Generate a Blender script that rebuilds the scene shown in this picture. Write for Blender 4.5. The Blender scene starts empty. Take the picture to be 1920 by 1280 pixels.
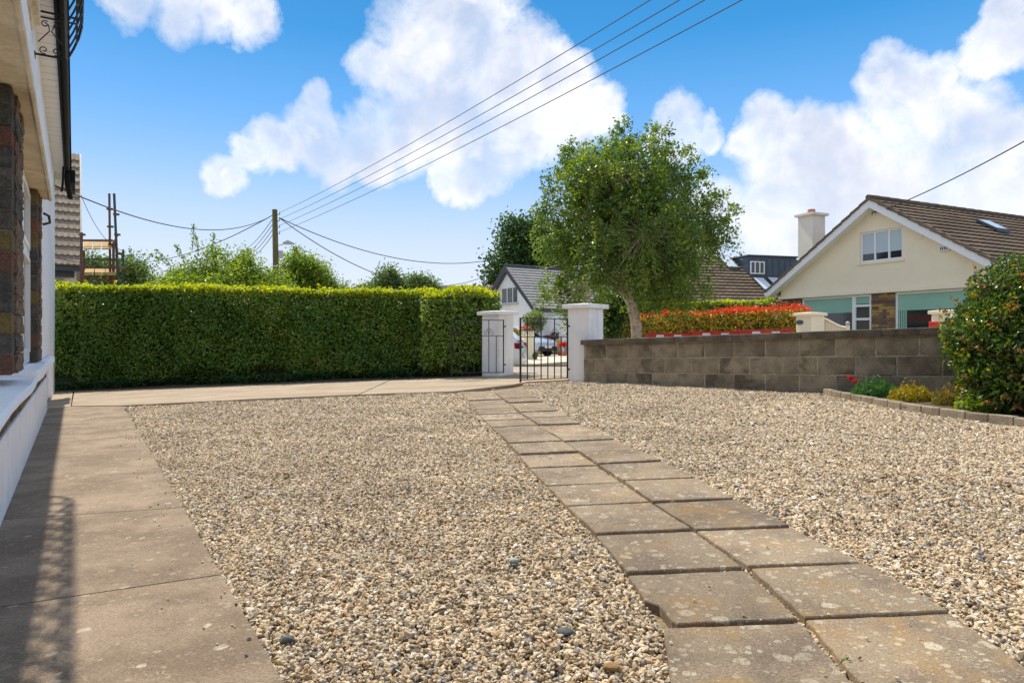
import bpy, bmesh, math, random
import numpy as np
from mathutils import Vector, Matrix
random.seed(7); rng = np.random.default_rng(7)
S = bpy.context.scene
COL = S.collection
EYE = 0.96                                    # camera height, metres; x right, y away from the camera

# ---------------------------------------------------------------- camera
cd = bpy.data.cameras.new('camera'); cam = bpy.data.objects.new('camera', cd); COL.objects.link(cam)
cd.lens = 24; cd.sensor_width = 36; cd.shift_y = -6/1920; cd.clip_start = .05; cd.clip_end = 3000
cam.location = (0, 0, EYE); cam.rotation_euler = (math.radians(90), 0, 0)
S.camera = cam

# ---------------------------------------------------------------- sun and sky
SUN_EL = math.radians(53.4); SUN_AZ = math.radians(-31.3)          # from +Y, clockwise
sdir = Vector((math.sin(SUN_AZ)*math.cos(SUN_EL), math.cos(SUN_AZ)*math.cos(SUN_EL), math.sin(SUN_EL)))
sl = bpy.data.lights.new('sun', 'SUN'); so = bpy.data.objects.new('sun', sl); COL.objects.link(so)
sl.energy = 3.1; sl.angle = math.radians(.5); sl.color = (1, .925, .78)
so.rotation_euler = sdir.to_track_quat('Z', 'Y').to_euler(); so.location = (-20, 30, 40)
S.view_settings.view_transform = 'Standard'; S.view_settings.look = 'None'
S.view_settings.exposure = 0.92; S.view_settings.gamma = 1; S.view_settings.use_curve_mapping = False

class NT:
    def __init__(s, tree): s.t = tree; s.n = tree.nodes; s.l = tree.links
    def node(s, kind, **kw):
        n = s.n.new(kind)
        ins = kw.pop('ins', {})
        for k, v in kw.items(): setattr(n, k, v)
        for k, v in ins.items():
            sock = n.inputs[k]
            if isinstance(v, bpy.types.NodeSocket): s.l.new(v, sock)
            else: sock.default_value = v
        return n
    def math(s, op, a, b=0., c=None, clamp=False):
        n = s.n.new('ShaderNodeMath'); n.operation = op; n.use_clamp = clamp
        for i, v in enumerate([a, b] + ([c] if c is not None else [])):
            if isinstance(v, bpy.types.NodeSocket): s.l.new(v, n.inputs[i])
            else: n.inputs[i].default_value = v
        return n.outputs[0]
    def vmath(s, op, a, b=(0, 0, 0), scale=None):
        n = s.n.new('ShaderNodeVectorMath'); n.operation = op
        for i, v in enumerate([a, b]):
            if isinstance(v, bpy.types.NodeSocket): s.l.new(v, n.inputs[i])
            else: n.inputs[i].default_value = v
        if scale is not None: n.inputs['Scale'].default_value = scale
        return n
    def mix(s, fac, a, b, blend='MIX'):
        n = s.n.new('ShaderNodeMix'); n.data_type = 'RGBA'; n.blend_type = blend
        for sock, v in ((n.inputs[0], fac), (n.inputs[6], a), (n.inputs[7], b)):
            if isinstance(v, bpy.types.NodeSocket): s.l.new(v, sock)
            else: sock.default_value = v if not isinstance(v, tuple) or len(v) == 4 else (*v, 1)
        return n.outputs[2]
    def noise(s, vec, scale, detail=4, rough=.55, dist=0):
        n = s.n.new('ShaderNodeTexNoise'); s.l.new(vec, n.inputs['Vector'])
        n.inputs['Scale'].default_value = scale; n.inputs['Detail'].default_value = detail
        n.inputs['Roughness'].default_value = rough; n.inputs['Distortion'].default_value = dist
        return n
    def ramp(s, fac, stops, interp='LINEAR'):
        n = s.n.new('ShaderNodeValToRGB'); n.color_ramp.interpolation = interp
        e = n.color_ramp.elements
        while len(e) < len(stops): e.new(.5)
        for i, (p, c) in enumerate(stops): e[i].position = p; e[i].color = (*c, 1) if len(c) == 3 else c
        s.l.new(fac, n.inputs[0]); return n.outputs[0]
    def maprange(s, v, a, b, c=0., d=1., smooth=True):
        n = s.n.new('ShaderNodeMapRange'); n.interpolation_type = 'SMOOTHSTEP' if smooth else 'LINEAR'
        s.l.new(v, n.inputs[0])
        for i, x in enumerate((a, b, c, d)): n.inputs[i+1].default_value = x
        return n.outputs[0]

W = bpy.data.worlds.new('World'); S.world = W; W.use_nodes = True
W.node_tree.nodes.clear(); T = NT(W.node_tree)
sky = T.node('ShaderNodeTexSky', sky_type='NISHITA', sun_disc=False, sun_elevation=SUN_EL, sun_rotation=SUN_AZ,
             altitude=30, air_density=1.0, dust_density=.35, ozone_density=1.6)
tinted = T.mix(1., sky.outputs[0], (.80, .80, 1.0), 'MULTIPLY')
hs = T.node('ShaderNodeHueSaturation', ins={'Color': tinted, 'Saturation': 1.12, 'Value': .86, 'Hue': .5})
gen = T.node('ShaderNodeTexCoord').outputs['Generated']
def dirof(px, py):
    return Vector(((px-960)/1280, 1, (634-py)/1280)).normalized()
# puffs of cloud as directions on the sky: (x, y, radius) measured on the photograph
PUFF = [(790,70,120),(870,40,120),(740,120,80),(700,110,55),(860,170,140),(960,150,105),(1040,200,95),(1110,200,60),(1060,130,55),
        (760,230,95),(900,250,110),(980,255,80),(700,275,70),(590,240,54),(588,190,34),(520,275,50),(465,290,36),(610,285,66),(700,300,50),
        (880,345,42),(835,340,30),(1270,250,62),(1330,245,34),(1440,250,62),(1520,245,58),(1480,320,90),(1580,320,110),
        (1680,140,62),(1740,165,60),(1830,130,48),(1880,90,70),(1880,20,50),(1700,230,90),(1800,250,100),(1890,260,60),(1700,340,120),
        (1860,380,110),(1430,400,80),(1560,420,120),(1330,395,70),(330,15,75),(470,35,58),(400,30,55),(230,5,60),(420,330,40)]
wn = T.noise(gen, 7.5, 7, .62)
warp = T.vmath('SCALE', T.vmath('SUBTRACT', wn.outputs['Color'], (.5, .5, .5)).outputs[0], scale=.085).outputs[0]
D2 = T.vmath('ADD', gen, warp).outputs[0]
acc = None
for (x, y, r) in PUFF:
    c = dirof(x, y); rr = (dirof(x+r*.75, y) - c).length + (dirof(x, y+r*.75) - c).length
    rr *= .70
    d = T.node('ShaderNodeVectorMath', operation='DISTANCE'); T.l.new(D2, d.inputs[0]); d.inputs[1].default_value = c
    v = T.math('MULTIPLY', d.outputs['Value'], 1/rr); v = T.math('MULTIPLY_ADD', T.math('MULTIPLY', v, v), -.7, .7)
    acc = v if acc is None else T.math('SMOOTH_MAX', acc, v, .12)
# the rest of the sky carries the same broken cloud
sx = T.node('ShaderNodeSeparateXYZ', ins={0: gen}).outputs
back = T.maprange(sx[1], .70, .55)
top = T.maprange(sx[2], .5, .62)
outside = T.math('MAXIMUM', back, top)
gnz = T.noise(gen, 2.4, 6, .6).outputs[0]
genc = T.math('MULTIPLY', T.math('SUBTRACT', gnz, .47), 5.0)
genc = T.math('SUBTRACT', T.math('MULTIPLY', T.math('ADD', genc, 1.), outside), 1.0)
acc = T.math('MAXIMUM', acc, genc)
fine = T.noise(gen, 15, 9, .66, .3).outputs[0]
dens = T.math('ADD', acc, T.math('MULTIPLY', T.math('SUBTRACT', fine, .5), 1.35))
alpha = T.maprange(dens, -.12, .40, smooth=False)
veil = T.maprange(T.noise(gen, 5.2, 6, .6, .6).outputs[0], .36, .60, .58, 1.0)
alpha = T.math('MULTIPLY', alpha, T.math('MAXIMUM', veil, T.maprange(dens, .5, .9)))
lowhaze = T.maprange(sx[2], .30, -.03)
body = T.noise(gen, 9, 5, .55).outputs[0]
shade = T.math('ADD', T.math('MULTIPLY', T.maprange(body, .36, .62), .75), T.math('MULTIPLY', T.maprange(dens, .9, .1), .35), clamp=True)
ccol = T.mix(shade, (2.55, 2.72, 3.25), (4.3, 4.2, 4.15))
alpha = T.math('MULTIPLY', alpha, .95)
elev = T.node('ShaderNodeSeparateXYZ', ins={0: gen}).outputs[2]
grad = T.ramp(elev, [(0, (.80, .83, .92)), (.06, (.70, .79, .92)), (.15, (.46, .66, .92)), (.22, (.29, .56, .92)), (.31, (.15, .44, .88)), (.40, (.045, .32, .72)), (.47, (.03, .27, .62)), (1, (.025, .22, .54))])
grad = T.vmath('SCALE', grad, scale=3.75).outputs[0]
clear = T.mix(.93, hs.outputs[0], grad)
withc = T.mix(alpha, clear, ccol)
withh = T.mix(T.math('MULTIPLY', lowhaze, .75), withc, (3.0, 3.2, 3.55))
bg = T.node('ShaderNodeBackground', ins={'Color': withh, 'Strength': .15})
T.l.new(bg.outputs[0], T.node('ShaderNodeOutputWorld').inputs[0])

# ---------------------------------------------------------------- materials
MATS = {}
def pos(T): return T.node('ShaderNodeNewGeometry').outputs['Position']
def M(name, c1, c2=None, scale=6, rough=.8, bump=.15, bscale=60, var=.0, spots=None, metal=0, spec=.4, stretch=(1, 1, 1), fine=.12,
      stain=None, streak=None):
    """weathered solid: two tones over coarse noise, fine grain, optional spots (lichen), stains and vertical streaks"""
    if name in MATS: return MATS[name]
    m = bpy.data.materials.new(name); m.use_nodes = True; T = NT(m.node_tree); T.n.clear()
    c2 = c2 or c1
    p = pos(T); ps = T.vmath('MULTIPLY', p, stretch).outputs[0]
    inf = T.node('ShaderNodeObjectInfo').outputs['Random']
    off = T.node('ShaderNodeCombineXYZ', ins={0: T.math('MULTIPLY', inf, 37.), 1: T.math('MULTIPLY', inf, 11.), 2: 0.}).outputs[0]
    ps = T.vmath('ADD', ps, off).outputs[0] if var else ps
    n1 = T.noise(ps, scale, 5, .6).outputs[0]
    col = T.mix(T.maprange(n1, .36, .64), (*c1, 1), (*c2, 1))
    n2 = T.noise(ps, bscale, 5, .7).outputs[0]
    g = T.maprange(n2, .3, .7, 1-fine*1.6, 1+fine*1.6, False)
    col = T.mix(1., col, T.node('ShaderNodeCombineColor', ins={0: g, 1: g, 2: g}).outputs[0], 'MULTIPLY')
    if stain:
        sc, lo, hi, sc_col, amt = stain
        f = T.math('MULTIPLY', T.maprange(T.noise(ps, sc, 6, .65, .4).outputs[0], lo, hi), amt)
        col = T.mix(f, col, (*sc_col, 1))
    if streak:
        sc, col2, amt = streak
        pv = T.vmath('MULTIPLY', ps, (1, 1, .12)).outputs[0]
        f = T.math('MULTIPLY', T.maprange(T.noise(pv, sc, 4, .6).outputs[0], .52, .72), amt)
        col = T.mix(f, col, (*col2, 1))
    if spots:
        for (sc, th, scol, amt) in spots:
            wv = T.vmath('ADD', ps, T.vmath('SCALE', T.noise(ps, sc*2.2, 3).outputs['Color'], scale=.5/sc).outputs[0]).outputs[0]
            vo = T.node('ShaderNodeTexVoronoi', ins={'Vector': wv, 'Scale': sc, 'Randomness': 1.})
            keep = T.maprange(T.node('ShaderNodeSeparateColor', ins={0: vo.outputs['Color']}).outputs[0], .45, .55)
            siz = T.math('MULTIPLY', T.node('ShaderNodeSeparateColor', ins={0: vo.outputs['Color']}).outputs[1], th)
            f = T.math('MULTIPLY', T.math('LESS_THAN', vo.outputs['Distance'], siz), T.math('MULTIPLY', keep, amt))
            f = T.math('MULTIPLY', f, T.maprange(T.noise(ps, sc*5, 3).outputs[0], .38, .55, .35, 1.))
            if var: f = T.math('MULTIPLY', f, T.maprange(T.math('FRACT', T.math('MULTIPLY', inf, 7.7)), .0, 1., .55, 1.15, False))
            f = T.math('MULTIPLY', f, T.maprange(T.noise(ps, sc*.16, 3).outputs[0], .38, .6, .55, 1.))
            col = T.mix(f, col, (*scol, 1))
    if var:
        k = T.maprange(inf, 0, 1, 1-var, 1+var, False)
        col = T.mix(1., col, T.node('ShaderNodeCombineColor', ins={0: k, 1: k, 2: k}).outputs[0], 'MULTIPLY')
    b = T.node('ShaderNodeBsdfPrincipled', ins={'Base Color': col, 'Roughness': rough, 'Metallic': metal, 'Specular IOR Level': spec})
    if bump:
        bp = T.node('ShaderNodeBump', ins={'Height': n2, 'Strength': min(1, bump), 'Distance': .012})
        T.l.new(bp.outputs[0], b.inputs['Normal'])
    T.l.new(b.outputs[0], T.node('ShaderNodeOutputMaterial').inputs[0])
    MATS[name] = m; return m

def leafmat(name, stops, trans=.35, rough=.45, tcol=None, spec=.4):
    m = bpy.data.materials.new(name); m.use_nodes = True; T = NT(m.node_tree); T.n.clear()
    a = T.node('ShaderNodeAttribute', attribute_name='tint').outputs['Fac']
    col = T.ramp(a, stops)
    b = T.node('ShaderNodeBsdfPrincipled', ins={'Base Color': col, 'Roughness': rough, 'Specular IOR Level': spec})
    tc = T.mix(1., col, (*(tcol or (1.9, 2.0, .7)), 1), 'MULTIPLY')
    tr = T.node('ShaderNodeBsdfTranslucent', ins={'Color': tc})
    mx = T.node('ShaderNodeMixShader', ins={0: trans, 1: b.outputs[0], 2: tr.outputs[0]})
    T.l.new(mx.outputs[0], T.node('ShaderNodeOutputMaterial').inputs[0]); return m

def glassmat(name, c=(.02, .03, .035), rough=.06):
    m = bpy.data.materials.new(name); m.use_nodes = True; T = NT(m.node_tree)
    b = T.n['Principled BSDF']; b.inputs['Base Color'].default_value = (*c, 1); b.inputs['Roughness'].default_value = rough
    b.inputs['Specular IOR Level'].default_value = .8; MATS[name] = m; return m

# ---------------------------------------------------------------- builders
class Fr:
    """local frame: origin o, unit axes ax (x) and ay (y) on the ground plan, z up"""
    def __init__(s, o=(0, 0, 0), ax=(1, 0)):
        s.o = Vector(o); a = Vector((ax[0], ax[1], 0)).normalized(); s.ax = a; s.ay = Vector((-a.y, a.x, 0))
    def __call__(s, x, y, z): return s.o + s.ax*x + s.ay*y + Vector((0, 0, z))
W0 = Fr()
class MB:
    def __init__(s): s.v = []; s.f = []; s.t = []
    def add(s, vs, fs):
        k = len(s.v); s.v += [tuple(v) for v in vs]; s.f += [tuple(i+k for i in f) for f in fs]; return s
    def box(s, fr, x0, x1, y0, y1, z0, z1):
        p = [fr(x, y, z) for z in (z0, z1) for (x, y) in ((x0, y0), (x1, y0), (x1, y1), (x0, y1))]
        return s.add(p, [(3, 2, 1, 0), (4, 5, 6, 7), (0, 1, 5, 4), (1, 2, 6, 5), (2, 3, 7, 6), (3, 0, 4, 7)])
    def prism(s, pts, vec):
        n = len(pts); vec = Vector(vec)
        vs = [Vector(p) for p in pts] + [Vector(p)+vec for p in pts]
        return s.add(vs, [tuple(range(n))[::-1], tuple(range(n, 2*n))] + [(i, (i+1) % n, n+(i+1) % n, n+i) for i in range(n)])
    def quad(s, *p): return s.add(p, [tuple(range(len(p)))])
    def tube(s, pts, r, n=6, cap=True):
        pts = [Vector(p) for p in pts]; m = len(pts)
        rs = r if isinstance(r, (list, tuple)) else [r]*m
        vs = []; pu = None
        for i, p in enumerate(pts):
            d = (pts[min(i+1, m-1)] - pts[max(i-1, 0)]).normalized()
            if pu is None: pu = d.orthogonal().normalized()
            u = (pu - d*pu.dot(d)); u = u.normalized() if u.length > 1e-6 else d.orthogonal().normalized(); pu = u
            w = d.cross(u)
            vs += [p + (u*math.cos(2*math.pi*j/n) + w*math.sin(2*math.pi*j/n))*rs[i] for j in range(n)]
        fs = [(i*n+j, i*n+(j+1) % n, (i+1)*n+(j+1) % n, (i+1)*n+j) for i in range(m-1) for j in range(n)]
        if cap: fs += [tuple(range(n))[::-1], tuple(range((m-1)*n, m*n))]
        return s.add(vs, fs)
    def obj(s, name, mat, parent=None, bevel=0, smooth=False, jitter=0, segs=1):
        me = bpy.data.meshes.new(name)
        vs = [Vector(v) for v in s.v]
        if parent is not None: org = parent.matrix_world.translation.copy() if parent.parent is None else parent['_o'] and Vector(parent['_o'])
        else:
            xs = [v.x for v in vs]; ys = [v.y for v in vs]
            org = Vector(((min(xs)+max(xs))/2, (min(ys)+max(ys))/2, min(v.z for v in vs)))
        me.from_pydata([v-org for v in vs], [], s.f); me.validate()
        if bevel or jitter:
            bm = bmesh.new(); bm.from_mesh(me)
            bmesh.ops.recalc_face_normals(bm, faces=bm.faces)
            if bevel: bmesh.ops.bevel(bm, geom=bm.edges[:], offset=bevel, segments=segs, affect='EDGES', profile=.6)
            if jitter:
                for v in bm.verts: v.co += Vector([random.uniform(-jitter, jitter) for _ in range(3)])
            bm.to_mesh(me); bm.free()
        else:
            bm = bmesh.new(); bm.from_mesh(me); bmesh.ops.recalc_face_normals(bm, faces=bm.faces); bm.to_mesh(me); bm.free()
        if smooth: me.shade_smooth()
        me.materials.append(mat)
        o = bpy.data.objects.new(name, me); COL.objects.link(o)
        if parent is None: o.location = org
        else: o.parent = parent
        o['_o'] = list(org)
        return o
def thing(name, label, cat, loc, group=None):
    o = bpy.data.objects.new(name, None); COL.objects.link(o); o.location = loc; o.empty_display_size = .1
    o['label'] = label; o['category'] = cat
    if group: o['group'] = group
    o['_o'] = list(loc); o.matrix_world = Matrix.Translation(Vector(loc)); return o
def tag(o, label, cat, group=None):
    o['label'] = label; o['category'] = cat
    if group: o['group'] = group
    return o
def struct(o): o['kind'] = 'structure'; return o
def stuff(o): o['kind'] = 'stuff'; return o
def setting(name, loc=(0, 0, 0)):
    o = bpy.data.objects.new(name, None); COL.objects.link(o); o.location = loc; o['kind'] = 'structure'; o['_o'] = list(loc)
    o.matrix_world = Matrix.Translation(Vector(loc)); return o
def P(px, py, Y):                                  # the point that lies Y metres away under a photo pixel
    return Vector(((px-960)/1280*Y, Y, EYE + (634-py)/1280*Y))
def sag(a, b, s, n=24):
    a, b = Vector(a), Vector(b)
    return [a.lerp(b, i/n) - Vector((0, 0, 4*s*(i/n)*(1-i/n))) for i in range(n+1)]

def npmesh(name, verts, faces, mat, tint=None, parent=None, normals=None):
    """fast mesh from arrays; faces (n,k) all with k corners; tint per vertex"""
    me = bpy.data.meshes.new(name); k = faces.shape[1]
    org = np.array(list(parent['_o'])) if parent is not None else np.array([verts[:, 0].mean(), verts[:, 1].mean(), verts[:, 2].min()])
    me.vertices.add(len(verts)); me.vertices.foreach_set('co', (verts-org).astype(np.float32).ravel())
    me.loops.add(faces.size); me.loops.foreach_set('vertex_index', faces.astype(np.int32).ravel())
    me.polygons.add(len(faces)); me.polygons.foreach_set('loop_start', np.arange(0, faces.size, k, dtype=np.int32))
    me.update(calc_edges=True)
    if tint is not None:
        a = me.attributes.new('tint', 'FLOAT', 'POINT'); a.data.foreach_set('value', tint.astype(np.float32))
    me.materials.append(mat)
    o = bpy.data.objects.new(name, me); COL.objects.link(o)
    if parent is None: o.location = org
    else: o.parent = parent
    o['_o'] = [float(x) for x in org]
    return o
def leaves(centers, size, tint, flat=.0, up=0., fold=.25, aspect=.5, droop=0., seed=0, face=None):
    """leaf blades: each four corners, folded along the midrib (two triangles)"""
    r = np.random.default_rng(seed); n = len(centers)
    d = r.normal(size=(n, 3)); d[:, 2] = d[:, 2]*(1-flat) - droop; d /= np.linalg.norm(d, axis=1, keepdims=True)+1e-9
    if face is not None:                          # blades turned towards the light that reaches them
        fn = np.array(face)+r.normal(0, .45, (n, 3)); fn /= np.linalg.norm(fn, axis=1, keepdims=True)
        d -= fn*(d*fn).sum(1, keepdims=True); d /= np.linalg.norm(d, axis=1, keepdims=True)+1e-9
    q = r.normal(size=(n, 3)); q[:, 2] += up
    if face is not None: q = fn
    w = np.cross(d, q); w /= np.linalg.norm(w, axis=1, keepdims=True)+1e-9
    nn = np.cross(w, d)
    L = (size*(.65+.7*r.random(n)))[:, None] if np.isscalar(size) else size[:, None]
    a = centers - d*L*.5; c = centers + d*L*.5
    mid = centers + d*L*(-.08) + nn*L*fold*.25
    b = mid + w*L*aspect*.5; e = mid - w*L*aspect*.5
    V = np.stack([a, b, c, e], 1).reshape(-1, 3)
    i = np.arange(n)[:, None]*4
    F = np.concatenate([i+np.array([[0, 1, 2]]), i+np.array([[0, 2, 3]])], 0)
    return V, F, np.repeat(tint, 4)

# ---------------------------------------------------------------- palette
m_stone = M('lichened concrete slab', (.20, .15, .105), (.32, .245, .165), 2.6, .9, .8, 120, .16,
            spots=[(15, .42, (.62, .55, .42), .85), (38, .50, (.60, .53, .40), .8), (75, .5, (.55, .48, .36), .55), (26, .16, (.07, .055, .04), .6)],
            stain=(4.5, .50, .68, (.36, .22, .085), .6), fine=.24)
m_slabd = M('grey slab edge', (.11, .085, .06), (.16, .12, .08), 6, .95, .5, 120)
m_path = M('worn concrete path', (.215, .155, .105), (.335, .25, .175), 1.9, .9, .7, 110, .04, stretch=(1.1, 1.3, 1),
           spots=[(9, .24, (.66, .58, .46), 1.), (24, .42, (.50, .41, .29), .9), (60, .5, (.44, .36, .26), .8), (13, .09, (.035, .03, .025), 1.)],
           stain=(4.5, .48, .68, (.17, .125, .085), .5), fine=.26)
m_apron = M('pale concrete apron', (.31, .235, .165), (.41, .325, .235), 1.1, .9, .3, 90, .04, stretch=(1, 2.4, 1), stain=(2.6, .5, .7, (.27, .21, .15), .5), fine=.14)
m_gbase = M('gravel bed', (.20, .145, .085), (.33, .255, .16), 55, .95, .9, 70, fine=.3)
m_soil = M('dark soil', (.045, .03, .02), (.10, .07, .045), 9, .95, .6, 70, fine=.3)
m_white = M('white masonry paint', (.88, .88, .88), (.82, .82, .83), 3, .75, .25, 120, fine=.03, streak=(7, (.52, .51, .47), .35))
m_sill = M('white sill paint', (.90, .90, .91), (.84, .85, .87), 5, .65, .35, 40, fine=.05, stain=(6, .56, .75, (.55, .57, .58), .5))
m_cream = M('cream painted concrete', (.70, .62, .47), (.56, .48, .34), 3.5, .8, .3, 60, fine=.08, streak=(9, (.36, .31, .22), .55))
m_creamw = M('cream house render', (.90, .80, .60), (.88, .775, .575), 1.2, .85, .3, 60, fine=.05, stain=(.8, .5, .75, (.74, .63, .43), .35))
m_mortar = M('weathered mortar', (.25, .21, .155), (.18, .15, .11), 9, .95, .6, 60, fine=.25)
m_pvc = M('white plastic', (.82, .83, .84), None, 3, .35, 0, fine=.01)
m_soffit = M('white soffit plastic', (.88, .88, .90), (.86, .86, .88), 1, .55, 0, fine=.02)
m_black = M('black painted metal', (.012, .012, .014), (.02, .018, .017), 15, .38, .2, 60)
m_gut = M('black gutter plastic', (.010, .010, .012), (.014, .014, .016), 3, .6, .1, 40, spec=.12)
m_glass = glassmat('window glass')
m_glassb = glassmat('glass with painted sky', (.62, .68, .74), .25)  # roof light panes: bright sky reflection put into the base colour
m_blockA = M('grey concrete block', (.21, .172, .118), (.325, .27, .185), 4.5, .95, .9, 110, .16, stain=(1.5, .50, .66, (.06, .05, .036), .75), fine=.26, spots=[(30, .2, (.40, .37, .29), .4)])
m_wmort = M('pale wall mortar', (.46, .395, .285), (.32, .27, .195), 7, .95, .6, 60, fine=.25, stain=(1.5, .5, .66, (.09, .075, .055), .7))
m_cope = M('stained coping', (.17, .14, .10), (.10, .082, .06), 5, .95, .7, 70, .1, spots=[(14, .2, (.33, .30, .23), .5)], fine=.25)
m_edge = M('edging stone', (.34, .28, .20), (.235, .19, .135), 6, .95, .7, 90, .14, fine=.2)
m_tileB = M('brown roof tile', (.115, .078, .050), (.165, .118, .078), 1.6, .9, .3, 40, .07, stain=(2.5, .55, .7, (.10, .078, .055), .5), fine=.15)
m_tileG = M('grey roof tile', (.30, .285, .27), (.36, .34, .32), 2, .8, .2, 40, fine=.1)
m_tileL = M('sandy roof tile', (.33, .255, .185), (.26, .20, .145), 5, .9, .4, 50, .14, spots=[(22, .2, (.45, .40, .30), .5)], fine=.18)
m_trim = M('dark grey trim', (.05, .055, .07), None, 3, .5, 0)
m_zinc = M('blue grey zinc', (.055, .075, .105), (.07, .09, .12), 2, .45, .1, 20, .04)
m_rust = M('rusty scaffold steel', (.20, .085, .045), (.10, .06, .045), 14, .8, .4, 40)
m_green = M('green painted steel', (.02, .10, .08), (.08, .05, .035), 9, .6, .2, 30)
m_board = M('ochre scaffold board', (.48, .30, .10), (.36, .22, .08), 7, .85, .4, 60, .1)
m_pole = M('tarred timber pole', (.105, .09, .035), (.15, .125, .05), 6, .9, .4, 30, stretch=(1, 1, .2))
m_cable = M('black cable', (.03, .03, .032), None, 3, .6, 0)
m_cableg = M('aluminium cable', (.13, .13, .14), None, 3, .5, 0)
m_lampg = M('lamp grey', (.42, .42, .42), None, 3, .5, 0)
m_road = M('bleached road', (.30, .25, .20), (.36, .305, .25), 1, .9, .3, 90, fine=.15)
m_walk = M('pale footpath', (.52, .45, .35), (.60, .53, .43), 1.5, .9, .2, 60, fine=.1)
m_grass = M('mown verge grass', (.06, .09, .02), (.12, .13, .04), 6, .95, .6, 60, fine=.35)
m_ground = M('earth and grass', (.07, .085, .03), (.13, .12, .06), 2, .95, .5, 40, fine=.3)
m_red = M('red barrier plastic', (.55, .03, .02), (.62, .05, .03), 4, .45, 0)
m_barrw = M('white barrier plastic', (.8, .8, .8), None, 4, .45, 0)
m_blind = M('sea green blind', (.30, .52, .42), (.27, .48, .39), 1, .8, 0, fine=.02)
m_blindw = M('pale roller blind', (.50, .60, .66), (.46, .56, .63), 1, .7, 0, fine=.02)
m_dark = M('dark room', (.02, .025, .02), (.05, .05, .035), 2, .6, 0)
m_slateb = M('brown stone cladding', (.15, .095, .06), (.20, .13, .08), 5, .9, .5, 60, .25)
m_ochreb = M('ochre stone cladding', (.42, .26, .08), (.34, .21, .07), 5, .9, .5, 60, .15)
m_bark = M('birch bark', (.62, .53, .42), (.46, .37, .27), 6, .85, .5, 40, stain=(5, .55, .66, (.07, .05, .04), .8), stretch=(1, 1, 2.5))
m_barkd = M('dark bark', (.10, .075, .05), (.16, .12, .08), 9, .9, .6, 40)
m_pott = M('terracotta', (.45, .16, .09), None, 5, .8, .1)

# ---------------------------------------------------------------- the lie of the land
BND = [(-30, 17.0), (-12, 15.2), (-1.8, 13.75), (-.35, 13.0), (.45, 12.1), (1.15, 11.15), (4.6, 7.15), (9.5, 1.5), (14, -4)]
def g(x, y): return .02*y + .0426*x
def outd(x, y):                                   # distance outside the garden boundary (negative inside)
    best = 1e9; sgn = 1
    for (a, b) in zip(BND, BND[1:]):
        dx, dy = b[0]-a[0], b[1]-a[1]; L = math.hypot(dx, dy)
        t = max(0, min(1, ((x-a[0])*dx + (y-a[1])*dy)/L/L))
        qx, qy = a[0]+dx*t, a[1]+dy*t; d = math.hypot(x-qx, y-qy)
        if d < best: best = d; sgn = 1 if (-(y-a[1])*dx + (x-a[0])*dy) < 0 else -1
    return best*sgn
def zo(x, y): return -.04 + .03*max(0, min(10, x-1))
def gz(x, y):
    t = max(0, min(1, (outd(x, y)-.1)/3.2)); t = t*t*(3-2*t)
    xx = max(-11, min(9, x)); yy = max(-3, min(16, y))
    return (1-t)*g(xx, yy) + t*zo(x, y)

xs = sorted(set([-400, -200, -100, -60, -40, -30, -25, -20] + [x*.8 for x in range(-20, 22)] + [20, 25, 30, 45, 70, 120, 250, 400]))
ys = sorted(set([-60, -30, -15, -8] + [-4+.8*k for k in range(0, 32)] + [22, 24, 27, 30, 35, 42, 55, 80, 130, 250, 500, 900]))
mb = MB(); idx = {}
for j, y in enumerate(ys):
    for i, x in enumerate(xs): idx[i, j] = len(mb.v); mb.v.append((x, y, gz(x, y) - .09))
for j in range(len(ys)-1):
    for i in range(len(xs)-1): mb.f.append((idx[i, j], idx[i+1, j], idx[i+1, j+1], idx[i, j+1]))
struct(mb.obj('ground', m_ground, smooth=True))

def sheet(name, poly, lift, mat, step=.5, thick=0, parent=None):
    """flat-lying sheet over the land, cut to a polygon"""
    bm = bmesh.new(); f = bm.faces.new([bm.verts.new((x, y, 0)) for x, y in poly])
    for ax in (0, 1):
        lo = min(p[ax] for p in poly); hi = max(p[ax] for p in poly); k = lo+step
        while k < hi:
            co = Vector((k, 0, 0)) if ax == 0 else Vector((0, k, 0)); no = Vector((1, 0, 0)) if ax == 0 else Vector((0, 1, 0))
            bmesh.ops.bisect_plane(bm, geom=bm.verts[:]+bm.edges[:]+bm.faces[:], plane_co=co, plane_no=no); k += step
    if thick:
        r = bmesh.ops.extrude_face_region(bm, geom=bm.faces[:])
        top = [v for v in r['geom'] if isinstance(v, bmesh.types.BMVert)]
        tops = set(top)
        for v in bm.verts: v.co.z = gz(v.co.x, v.co.y) + lift - (0 if v in tops else thick)
    else:
        for v in bm.verts: v.co.z = gz(v.co.x, v.co.y) + lift
    bmesh.ops.recalc_face_normals(bm, faces=bm.faces)
    m = MB(); bm.verts.index_update(); m.v = [tuple(v.co) for v in bm.verts]; m.f = [tuple(v.index for v in f.verts) for f in bm.faces]; bm.free()
    return m.obj(name, mat, parent)

# left house plan: t runs along the facade, m outward from it
dH = Vector((-.5397, .8419, 0)); nH = Vector((.8419, .5397, 0)); FM = -.33
def H(t, m, z): return dH*t + nH*m + Vector((0, 0, z))
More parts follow.
